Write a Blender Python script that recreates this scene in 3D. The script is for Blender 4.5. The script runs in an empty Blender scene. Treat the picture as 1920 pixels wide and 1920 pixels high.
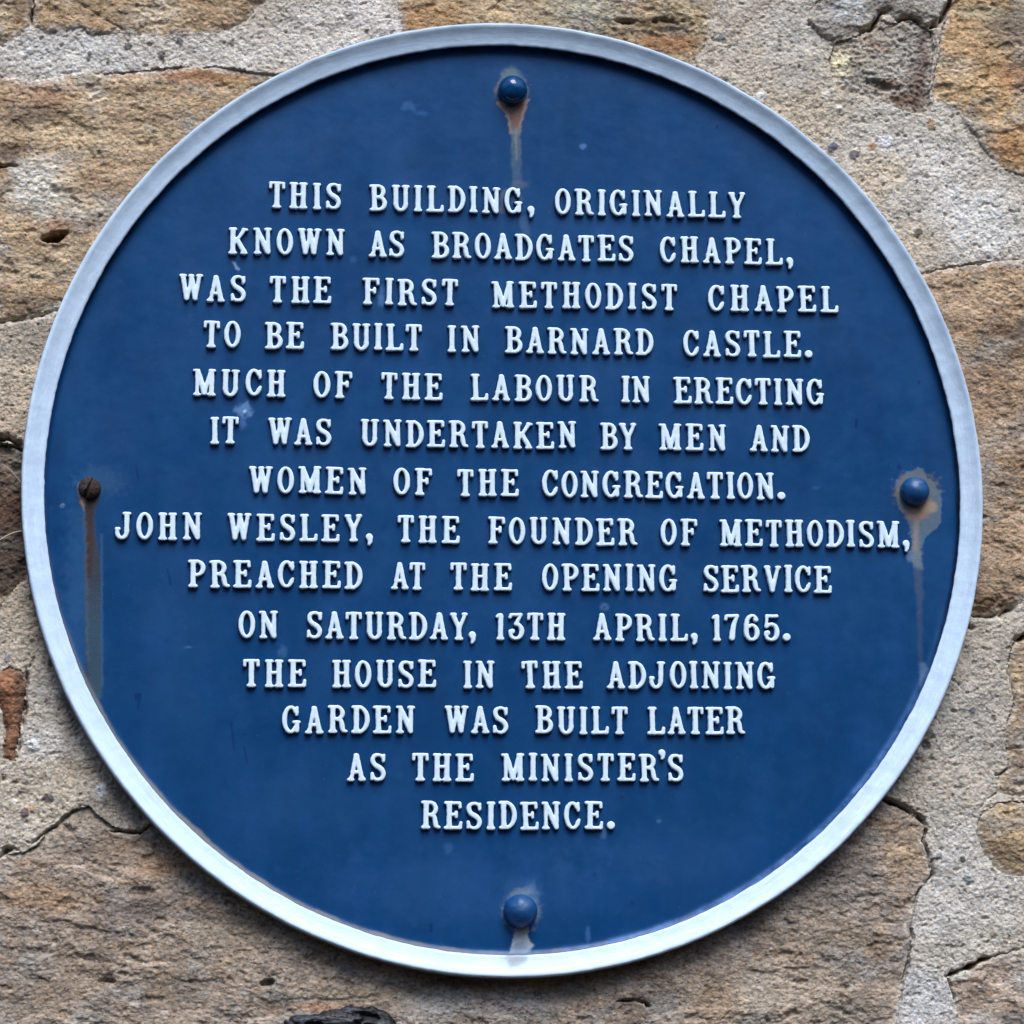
import bpy, math, random
import numpy as np
from mathutils import Matrix, Vector

# ------------------------------------------------------------------ camera, sky, sun, exposure
PX = 0.2685 / 897.0            # one unit of plaque layout = 0.3 mm
FOC = 6000.0                   # focal length in 1920ths of the frame
ROT = (-8.83, 6.06, -0.62)     # pose of the camera to the plaque: seen from below and a little from the left
TRA = (-1.1e-3, 1.26e-2, -1.7767)

def rot3(a, b, c):
    a, b, c = (math.radians(t) for t in (a, b, c))
    ca, sa, cb, sb, cc, sc_ = math.cos(a), math.sin(a), math.cos(b), math.sin(b), math.cos(c), math.sin(c)
    rx = np.array([[1, 0, 0], [0, ca, -sa], [0, sa, ca]])
    ry = np.array([[cb, 0, sb], [0, 1, 0], [-sb, 0, cb]])
    rz = np.array([[cc, -sc_, 0], [sc_, cc, 0], [0, 0, 1]])
    return rz @ ry @ rx

CM = rot3(*ROT)
CT = np.array(TRA)
sc = bpy.context.scene
COL = sc.collection
cam = bpy.data.cameras.new('camera')
cam.sensor_width = 36.0
cam.lens = 36.0 * FOC / 1920.0
cam.clip_start = 0.02
cam.clip_end = 200.0
camo = bpy.data.objects.new('camera', cam)
COL.objects.link(camo)
cp = -CM.T @ CT
mw = Matrix.Identity(4)
for j in range(3):
    ax = CM[j]
    mw[0][j], mw[1][j], mw[2][j] = ax[0], -ax[2], ax[1]
mw[0][3], mw[1][3], mw[2][3] = cp[0], -cp[2], cp[1]
camo.matrix_world = mw
sc.camera = camo

SUN_EL, SUN_AZ = 56.0, 170.0   # degrees; azimuth clockwise from +Y, the wall faces -Y
w = bpy.data.worlds.new('World')
sc.world = w
w.use_nodes = True
nt = w.node_tree
bg = nt.nodes['Background']
sky = nt.nodes.new('ShaderNodeTexSky')
sky.sky_type = 'NISHITA'
sky.sun_disc = False
sky.sun_elevation = math.radians(SUN_EL)
sky.sun_rotation = math.radians(SUN_AZ)
sky.air_density = 1.0
sky.dust_density = 1.0
sky.ozone_density = 1.0
# the ground and the buildings across the street are darker than the sky above them
tcw = nt.nodes.new('ShaderNodeTexCoord'); sxyz = nt.nodes.new('ShaderNodeSeparateXYZ')
nt.links.new(tcw.outputs['Generated'], sxyz.inputs[0])
mrw = nt.nodes.new('ShaderNodeMapRange')
mrw.inputs[1].default_value = 0.20; mrw.inputs[2].default_value = 0.55
nt.links.new(sxyz.outputs['Z'], mrw.inputs[0])
mxw = nt.nodes.new('ShaderNodeMix'); mxw.data_type = 'RGBA'
mxw.inputs[6].default_value = (0.10, 0.095, 0.09, 1)
nt.links.new(mrw.outputs[0], mxw.inputs[0]); nt.links.new(sky.outputs[0], mxw.inputs[7])
nt.links.new(mxw.outputs[2], bg.inputs[0])
bg.inputs[1].default_value = 0.12
sun = bpy.data.lights.new('sun', 'SUN')
sun.energy = 1.5
sun.angle = math.radians(36.0)
sun.color = (0.975, 0.985, 1.0)
suno = bpy.data.objects.new('sun', sun)
COL.objects.link(suno)
e, a = math.radians(SUN_EL), math.radians(SUN_AZ)
sd = Vector((math.sin(a) * math.cos(e), math.cos(a) * math.cos(e), math.sin(e)))
suno.location = sd * 6
suno.rotation_euler = sd.to_track_quat('Z', 'Y').to_euler()
sc.view_settings.view_transform = 'Standard'
sc.view_settings.look = 'None'
sc.view_settings.exposure = 1.26
sc.view_settings.gamma = 1.0
sc.view_settings.use_curve_mapping = False

ILL = np.array([0.76, 0.78, 0.82])     # light level on the wall face, for turning seen colours into base colours

# ------------------------------------------------------------------ helpers
def plane_at(px, py, wl=0.0):
    """the point of the plane wl units in front of the rim face seen at a picture position -> layout units"""
    px = np.asarray(px, float); py = np.asarray(py, float)
    d = np.stack([(px - 960) / FOC, -(py - 960) / FOC, -np.ones_like(px)], -1) @ CM      # = CM.T @ d
    o = cp
    t = (wl * PX - o[2]) / d[..., 2]
    return (o[0] + d[..., 0] * t) / PX, (o[1] + d[..., 1] * t) / PX

def seen_at(u, v, wl=0.0):
    """where a layout point (layout units) stands in the photograph's frame"""
    p = np.stack([np.asarray(u, float) * PX, np.asarray(v, float) * PX, np.full(np.shape(u), wl * PX)], -1) @ CM.T + CT
    return 960 + FOC * p[..., 0] / -p[..., 2], 960 - FOC * p[..., 1] / -p[..., 2]

def lin(c):
    c = np.asarray(c, float) / 255.0
    return np.where(c <= 0.04045, c / 12.92, ((c + 0.055) / 1.055) ** 2.4)

def alb(*c):
    return np.clip(lin(c) / ILL, 0.002, 0.9)

def sstep(a, b, x):
    t = np.clip((x - a) / (b - a), 0, 1)
    return t * t * (3 - 2 * t)

def _hash(ix, iy, seed):
    h = (ix.astype(np.int64) * 374761393 + iy.astype(np.int64) * 668265263 + seed * 1442695041) & 0xFFFFFFFF
    h = ((h ^ (h >> 13)) * 1274126177) & 0xFFFFFFFF
    return (h ^ (h >> 16)) & 0xFFFF

_G = np.array([(math.cos(k * math.pi / 16), math.sin(k * math.pi / 16)) for k in range(32)])

def perlin(x, y, seed=0):
    x0 = np.floor(x); y0 = np.floor(y)
    fx = x - x0; fy = y - y0
    u = fx * fx * fx * (fx * (fx * 6 - 15) + 10); v = fy * fy * fy * (fy * (fy * 6 - 15) + 10)
    def g(dx, dy):
        k = _hash(x0 + dx, y0 + dy, seed) & 31
        return _G[k, 0] * (fx - dx) + _G[k, 1] * (fy - dy)
    a0 = g(0, 0); b0 = g(1, 0); c0 = g(0, 1); d0 = g(1, 1)
    return (a0 + (b0 - a0) * u + (c0 - a0) * v + (a0 - b0 - c0 + d0) * u * v) * 1.5

def fbm(x, y, size, octv=4, seed=0, gain=0.5):
    s = 0.0; amp = 1.0; f = 1.0 / size; n = 0.0
    for o in range(octv):
        s = s + amp * perlin(x * f + 13.7 * o, y * f - 7.3 * o, seed + o * 17)
        n += amp; amp *= gain; f *= 2.03
    return s / n * 1.35

def poly_sd(px, py, poly):
    """signed distance to a polygon, positive inside"""
    d2 = np.full(px.shape, 1e12); ins = np.zeros(px.shape, bool)
    n = len(poly)
    for i in range(n):
        x1, y1 = poly[i]; x2, y2 = poly[(i + 1) % n]
        ex, ey = x2 - x1, y2 - y1
        wx, wy = px - x1, py - y1
        t = np.clip((wx * ex + wy * ey) / (ex * ex + ey * ey + 1e-9), 0, 1)
        d2 = np.minimum(d2, (wx - ex * t) ** 2 + (wy - ey * t) ** 2)
        c = (y1 > py) != (y2 > py)
        ins ^= c & (px < ex * (py - y1) / (ey + (1e-9 if ey == 0 else 0)) + x1)
    d = np.sqrt(d2)
    return np.where(ins, d, -d)

def line_d(px, py, pts):
    """distance to a polyline and the position 0..1 along it"""
    best = np.full(px.shape, 1e9); pos = np.zeros(px.shape)
    seg = [math.dist(pts[i], pts[i + 1]) for i in range(len(pts) - 1)]
    tot = sum(seg); acc = 0
    for i in range(len(pts) - 1):
        x1, y1 = pts[i]; x2, y2 = pts[i + 1]
        ex, ey = x2 - x1, y2 - y1
        t = np.clip(((px - x1) * ex + (py - y1) * ey) / (ex * ex + ey * ey + 1e-9), 0, 1)
        d = np.hypot(px - x1 - ex * t, py - y1 - ey * t)
        k = d < best
        best = np.where(k, d, best); pos = np.where(k, (acc + t * seg[i]) / tot, pos)
        acc += seg[i]
    return best, pos

def mesh_obj(name, verts, faces, mat, parent=None, attrs=None, smooth=True, label=None):
    """verts (n,3) metres in the parent's space, faces: list of arrays (m,k)"""
    me = bpy.data.meshes.new(name)
    verts = np.asarray(verts, np.float32)
    me.vertices.add(len(verts)); me.vertices.foreach_set('co', verts.ravel())
    fl = [np.asarray(f, np.int32) for f in faces if len(f)]
    loops = np.concatenate([f.ravel() for f in fl])
    cnt = np.concatenate([np.full(len(f), f.shape[1], np.int32) for f in fl])
    st = np.concatenate([[0], np.cumsum(cnt)[:-1]]).astype(np.int32)
    me.loops.add(len(loops)); me.loops.foreach_set('vertex_index', loops)
    me.polygons.add(len(cnt)); me.polygons.foreach_set('loop_start', st)
    me.polygons.foreach_set('use_smooth', np.full(len(cnt), smooth, bool))
    me.update(calc_edges=True)
    me.validate()
    for k, v in (attrs or {}).items():
        v = np.asarray(v, np.float32)
        if v.ndim == 2:
            at = me.attributes.new(k, 'FLOAT_VECTOR', 'POINT'); at.data.foreach_set('vector', v.ravel())
        else:
            at = me.attributes.new(k, 'FLOAT', 'POINT'); at.data.foreach_set('value', v)
    me.materials.append(mat)
    o = bpy.data.objects.new(name, me)
    COL.objects.link(o)
    if parent: o.parent = parent
    if label: o['label'] = label
    return o

def thing(name, label, cat, loc=(0, 0, 0)):
    o = bpy.data.objects.new(name, None)
    o.empty_display_size = 0.05
    o.location = loc; o['label'] = label; o['category'] = cat
    COL.objects.link(o)
    return o

def xyz(u, v, wl):
    return np.stack([np.asarray(u, float) * PX, -np.asarray(wl, float) * PX * np.ones_like(np.asarray(u, float)), np.asarray(v, float) * PX], -1)

# ------------------------------------------------------------------ materials
class NT:
    def __init__(s, name):
        s.m = bpy.data.materials.new(name); s.m.use_nodes = True
        s.t = s.m.node_tree; s.b = s.t.nodes['Principled BSDF']
    def n(s, kind, **kw):
        q = s.t.nodes.new(kind)
        for k, v in kw.items(): setattr(q, k, v)
        return q
    def l(s, a, b): s.t.links.new(a, b)
    def val(s, a, b):
        if hasattr(a, 'links') or isinstance(a, bpy.types.NodeSocket): s.l(a, b)
        else: b.default_value = a
    def math(s, op, a, b=0.0, clamp=False):
        q = s.n('ShaderNodeMath', operation=op, use_clamp=clamp)
        s.val(a, q.inputs[0]); s.val(b, q.inputs[1])
        return q.outputs[0]
    def noise(s, scale, detail=3, rough=0.55, vec=None, dist=0.0):
        q = s.n('ShaderNodeTexNoise')
        q.inputs['Scale'].default_value = scale; q.inputs['Detail'].default_value = detail
        q.inputs['Roughness'].default_value = rough; q.inputs['Distortion'].default_value = dist
        if vec is not None: s.l(vec, q.inputs['Vector'])
        return q.outputs['Fac']
    def rng(s, v, a, b, c, d):
        q = s.n('ShaderNodeMapRange'); s.l(v, q.inputs[0])
        for i, x in enumerate((a, b, c, d)): q.inputs[i + 1].default_value = x
        return q.outputs[0]
    def attr(s, name, out='Vector'):
        return s.n('ShaderNodeAttribute', attribute_name=name).outputs[out]
    def coord(s, scale=(1, 1, 1), rot=(0, 0, 0)):
        c = s.n('ShaderNodeTexCoord'); m = s.n('ShaderNodeMapping')
        m.inputs['Scale'].default_value = scale; m.inputs['Rotation'].default_value = rot
        s.l(c.outputs['Object'], m.inputs['Vector'])
        return m.outputs[0]
    def mix(s, fac, a, b, mode='MIX'):
        q = s.n('ShaderNodeMix', data_type='RGBA', blend_type=mode)
        q.clamp_factor = True
        for v, k in ((fac, q.inputs[0]), (a, q.inputs[6]), (b, q.inputs[7])):
            if isinstance(v, bpy.types.NodeSocket): s.l(v, k)
            elif isinstance(v, (tuple, list, np.ndarray)): k.default_value = (float(v[0]), float(v[1]), float(v[2]), 1)
            else: k.default_value = v
        return q.outputs[2]
    def bump(s, h, strength, dist, nrm=None):
        q = s.n('ShaderNodeBump'); q.inputs['Strength'].default_value = strength; q.inputs['Distance'].default_value = dist
        s.l(h, q.inputs['Height'])
        if nrm is not None: s.l(nrm, q.inputs['Normal'])
        return q.outputs[0]

def scale_rgb(M, col, fac):
    q = M.n('ShaderNodeVectorMath', operation='SCALE')
    M.l(col, q.inputs[0]); M.l(fac, q.inputs['Scale'])
    return q.outputs[0]

def wall_material(name, bed, grain, pepper, warm):
    M = NT(name)
    tint = M.attr('tint')
    v = M.coord((bed, 1, 1), (0, math.radians(-6), 0))
    n1 = M.noise(880, 3, 0.75, v)
    n2 = M.noise(300, 4, 0.7, v, 0.3)
    n3 = M.noise(95, 4, 0.6, v, 0.8)
    f = M.math('ADD', M.rng(n1, 0.30, 0.70, -grain * .5, grain * .5), M.rng(n2, 0.30, 0.70, -grain * 0.6, grain * 0.6))
    f = M.math('ADD', f, M.rng(n3, 0.3, 0.7, -0.13, 0.13))
    # sand grains: each its own tone, packed with dark gaps
    dv = M.n('ShaderNodeVectorMath', operation='ADD')
    nz = M.n('ShaderNodeTexNoise'); nz.inputs['Scale'].default_value = 500; nz.inputs['Detail'].default_value = 2
    M.l(v, nz.inputs['Vector'])
    sv = M.n('ShaderNodeVectorMath', operation='SCALE'); sv.inputs['Scale'].default_value = 0.0012
    M.l(nz.outputs['Color'], sv.inputs[0]); M.l(v, dv.inputs[0]); M.l(sv.outputs[0], dv.inputs[1])
    vg = M.n('ShaderNodeTexVoronoi'); vg.inputs['Scale'].default_value = 560; M.l(dv.outputs[0], vg.inputs['Vector'])
    sepc = M.n('ShaderNodeSeparateColor'); M.l(vg.outputs['Color'], sepc.inputs[0])
    f = M.math('ADD', f, M.rng(sepc.outputs[0], 0.0, 1.0, -grain, grain))
    f = M.math('ADD', f, M.rng(vg.outputs['Distance'], 0.35, 0.75, 0.0, -0.22))
    f = M.math('MAXIMUM', M.math('ADD', f, 1.02), 0.18)
    col = scale_rgb(M, tint, f)
    # warm and cool grains
    n4 = M.noise(430, 2, 0.6, M.coord((bed, 1, 1), (0.3, 0.2, 0.9)))
    col = M.mix(M.rng(n4, 0.50, 0.70, 0, warm), col, M.mix(1.0, col, (1.12, 0.95, 0.74), 'MULTIPLY'))
    n5 = M.noise(350, 2, 0.6, M.coord((bed, 1, 1), (0.9, 0.5, 0.1)))
    col = M.mix(M.rng(n5, 0.50, 0.70, 0, 0.7), col, M.mix(1.0, col, (0.88, 0.98, 1.12), 'MULTIPLY'))
    # dark pits between the grains and a few bright quartz grains
    pit = M.noise(560, 2.5, 0.65, M.coord((bed, 1, 1.15), (0.5, 0.1, 0.4)))
    pk = M.rng(pit, 0.585, 0.675, 0, 1)
    col = M.mix(M.math('MULTIPLY', pk, pepper), col, M.mix(1.0, col, (0.26, 0.22, 0.19), 'MULTIPLY'))
    q = M.noise(560, 2, 0.6, M.coord((bed, 1, 1), (0.1, 0.8, 0.2)))
    col = M.mix(M.rng(q, 0.60, 0.72, 0, 0.5), col, M.mix(1.0, col, (1.35, 1.34, 1.34), 'MULTIPLY'))
    M.l(col, M.b.inputs['Base Color'])
    M.b.inputs['Roughness'].default_value = 0.93
    M.b.inputs['Specular IOR Level'].default_value = 0.2
    h = M.math('ADD', M.math('MULTIPLY', n1, 0.25), M.math('MULTIPLY', n2, 0.4))
    h = M.math('SUBTRACT', h, M.math('MULTIPLY', vg.outputs['Distance'], 0.55))
    h = M.math('SUBTRACT', h, M.math('MULTIPLY', pk, 0.5))
    M.l(M.bump(h, 0.75, 0.0011), M.b.inputs['Normal'])
    return M.m

MAT_STONE = wall_material('sandstone', 0.8, 0.19, 0.68, 0.5)
MAT_MORTAR = wall_material('lime_mortar', 0.95, 0.11, 0.58, 0.25)

def paint_material():
    M = NT('blue_enamel_paint')
    col = M.attr('tint')
    n = M.noise(60, 5, 0.6, M.coord((1, 1, 0.55)))
    col = scale_rgb(M, col, M.rng(n, 0.3, 0.7, 0.93, 1.07))
    wash = M.noise(38, 4, 0.6, M.coord((1, 1, 0.12)))          # rain-washed streaks
    col = scale_rgb(M, col, M.rng(wash, 0.3, 0.7, 0.95, 1.05))
    dust = M.noise(640, 3, 0.7, M.coord())
    col = M.mix(M.rng(dust, 0.64, 0.76, 0, 0.28), col, (0.12, 0.20, 0.32))
    chipn = M.noise(300, 3, 0.6, M.coord((1, 1, 0.7), (0.4, 0, 0.3)))
    col = M.mix(M.rng(chipn, 0.70, 0.74, 0, 0.5), col, (0.010, 0.030, 0.085))
    M.l(col, M.b.inputs['Base Color'])
    grime = M.attr('grime', 'Fac')
    r = M.math('ADD', M.rng(M.noise(35, 4, 0.6, M.coord()), 0.3, 0.7, 0.30, 0.44), M.math('MULTIPLY', grime, 0.4), True)
    M.l(r, M.b.inputs['Roughness'])
    M.b.inputs['Specular IOR Level'].default_value = 0.16
    h = M.math('ADD', M.noise(120, 3, 0.5, M.coord()), M.math('MULTIPLY', M.noise(900, 2, 0.5, M.coord()), M.math('MULTIPLY', grime, 1.2)))
    M.l(M.bump(h, 0.25, 0.0006), M.b.inputs['Normal'])
    return M.m

def rim_material():
    M = NT('white_rim_paint')
    v = M.coord()
    w_ = M.attr('along')                       # stretched along the rim: brush and weather streaks
    n = M.noise(1.0, 6, 0.68, w_, 0.5)
    n1 = M.noise(45, 5, 0.65, v, 0.5)
    n2 = M.noise(420, 4, 0.7, v)
    base = M.mix(M.rng(n, 0.42, 0.66, 0, 0.5), (0.59, 0.745, 0.91), (0.47, 0.565, 0.70))
    base = M.mix(M.rng(n1, 0.50, 0.72, 0, 0.5), base, (0.50, 0.61, 0.72))
    base = M.mix(M.rng(n2, 0.64, 0.76, 0, 0.55), base, (0.36, 0.39, 0.44))
    n3 = M.noise(2.6, 4, 0.7, w_, 0.3)
    base = M.mix(M.rng(n3, 0.58, 0.66, 0, 0.8), base, (0.76, 0.85, 0.94))
    base = M.mix(1.0, base, M.attr('tint'), 'MULTIPLY')
    M.l(base, M.b.inputs['Base Color'])
    M.l(M.rng(n, 0.3, 0.7, 0.34, 0.55), M.b.inputs['Roughness'])
    M.b.inputs['Specular IOR Level'].default_value = 0.35
    h = M.math('ADD', M.noise(150, 3, 0.5, v), M.math('ADD', M.math('MULTIPLY', n2, 0.4), M.math('MULTIPLY', n, 0.5)))
    M.l(M.bump(h, 0.35, 0.0008), M.b.inputs['Normal'])
    return M.m

MAT_BLUE = paint_material()
MAT_RIM = rim_material()
BLUE = alb(8, 53.5, 97)

def letter_material():
    M = NT('white_faced_letters')
    v = M.coord()
    n = M.noise(70, 5, 0.65, v, 0.6)
    n2 = M.noise(520, 4, 0.7, v)
    base = M.mix(M.rng(n, 0.45, 0.75, 0, 0.35), (0.69, 0.83, 0.95), (0.56, 0.68, 0.80))
    base = M.mix(M.rng(n2, 0.66, 0.76, 0, 0.3), base, (0.40, 0.44, 0.50))
    f = M.math('ADD', M.attr('face', 'Fac'), M.rng(M.noise(330, 3, 0.6, v), 0.3, 0.7, -0.16, 0.16))
    f = M.math('ADD', f, M.rng(M.noise(90, 4, 0.7, v), 0.25, 0.75, -0.24, 0.24))
    col = M.mix(M.rng(f, 0.40, 0.60, 0, 1), tuple(BLUE), base)
    M.l(col, M.b.inputs['Base Color'])
    M.l(M.rng(n, 0.3, 0.7, 0.35, 0.5), M.b.inputs['Roughness'])
    M.b.inputs['Specular IOR Level'].default_value = 0.35
    M.l(M.bump(M.math('ADD', M.noise(260, 3, 0.5, v), M.math('MULTIPLY', n2, 0.35)), 0.25, 0.0006), M.b.inputs['Normal'])
    return M.m
MAT_LETTER = letter_material()

def bolt_material(name, base, rough, wear):
    M = NT(name)
    v = M.coord()
    n = M.noise(700, 4, 0.65, v)
    col = M.mix(M.rng(n, 0.60, 0.72, 0, wear), base, tuple(min(1, c * 2.2 + 0.03) for c in base))
    M.l(M.mix(1.0, col, M.attr('tint'), 'MULTIPLY'), M.b.inputs['Base Color'])
    M.b.inputs['Roughness'].default_value = rough
    M.l(M.bump(M.noise(500, 3, 0.5, v), 0.25, 0.0006), M.b.inputs['Normal'])
    return M.m

MAT_BOLT_GLOSS = bolt_material('glossy_blue_bolt_paint', tuple(BLUE * .95), 0.10, 0.12)
MAT_BOLT_DULL = bolt_material('dull_blue_bolt_paint', tuple(BLUE * 1.25), 0.42, 0.3)

def rust_material():
    M = NT('rusted_iron')
    v = M.coord()
    n = M.noise(600, 5, 0.7, v)
    col = M.mix(M.rng(n, 0.35, 0.65, 0, 1), (0.011, 0.006, 0.005), (0.060, 0.032, 0.024))
    M.l(col, M.b.inputs['Base Color']); M.b.inputs['Roughness'].default_value = 0.8
    M.l(M.bump(n, 0.8, 0.0012), M.b.inputs['Normal'])
    return M.m
MAT_RUST = rust_material()

def tar_material():
    M = NT('black_tar')
    v = M.coord((0.5, 1, 1.4))
    n = M.noise(120, 5, 0.6, v, 0.5)
    col = M.mix(M.rng(n, 0.45, 0.7, 0, 1), (0.006, 0.006, 0.008), (0.045, 0.052, 0.072))
    M.l(col, M.b.inputs['Base Color']); M.b.inputs['Roughness'].default_value = 0.45
    M.l(M.bump(n, 0.9, 0.004), M.b.inputs['Normal'])
    return M.m
MAT_TAR = tar_material()

def straw_material():
    M = NT('dry_straw')
    n = M.noise(300, 3, 0.6, M.coord())
    M.l(M.mix(n, (0.50, 0.42, 0.30), (0.68, 0.60, 0.47)), M.b.inputs['Base Color'])
    M.b.inputs['Roughness'].default_value = 0.6
    return M.m
MAT_STRAW = straw_material()

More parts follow.
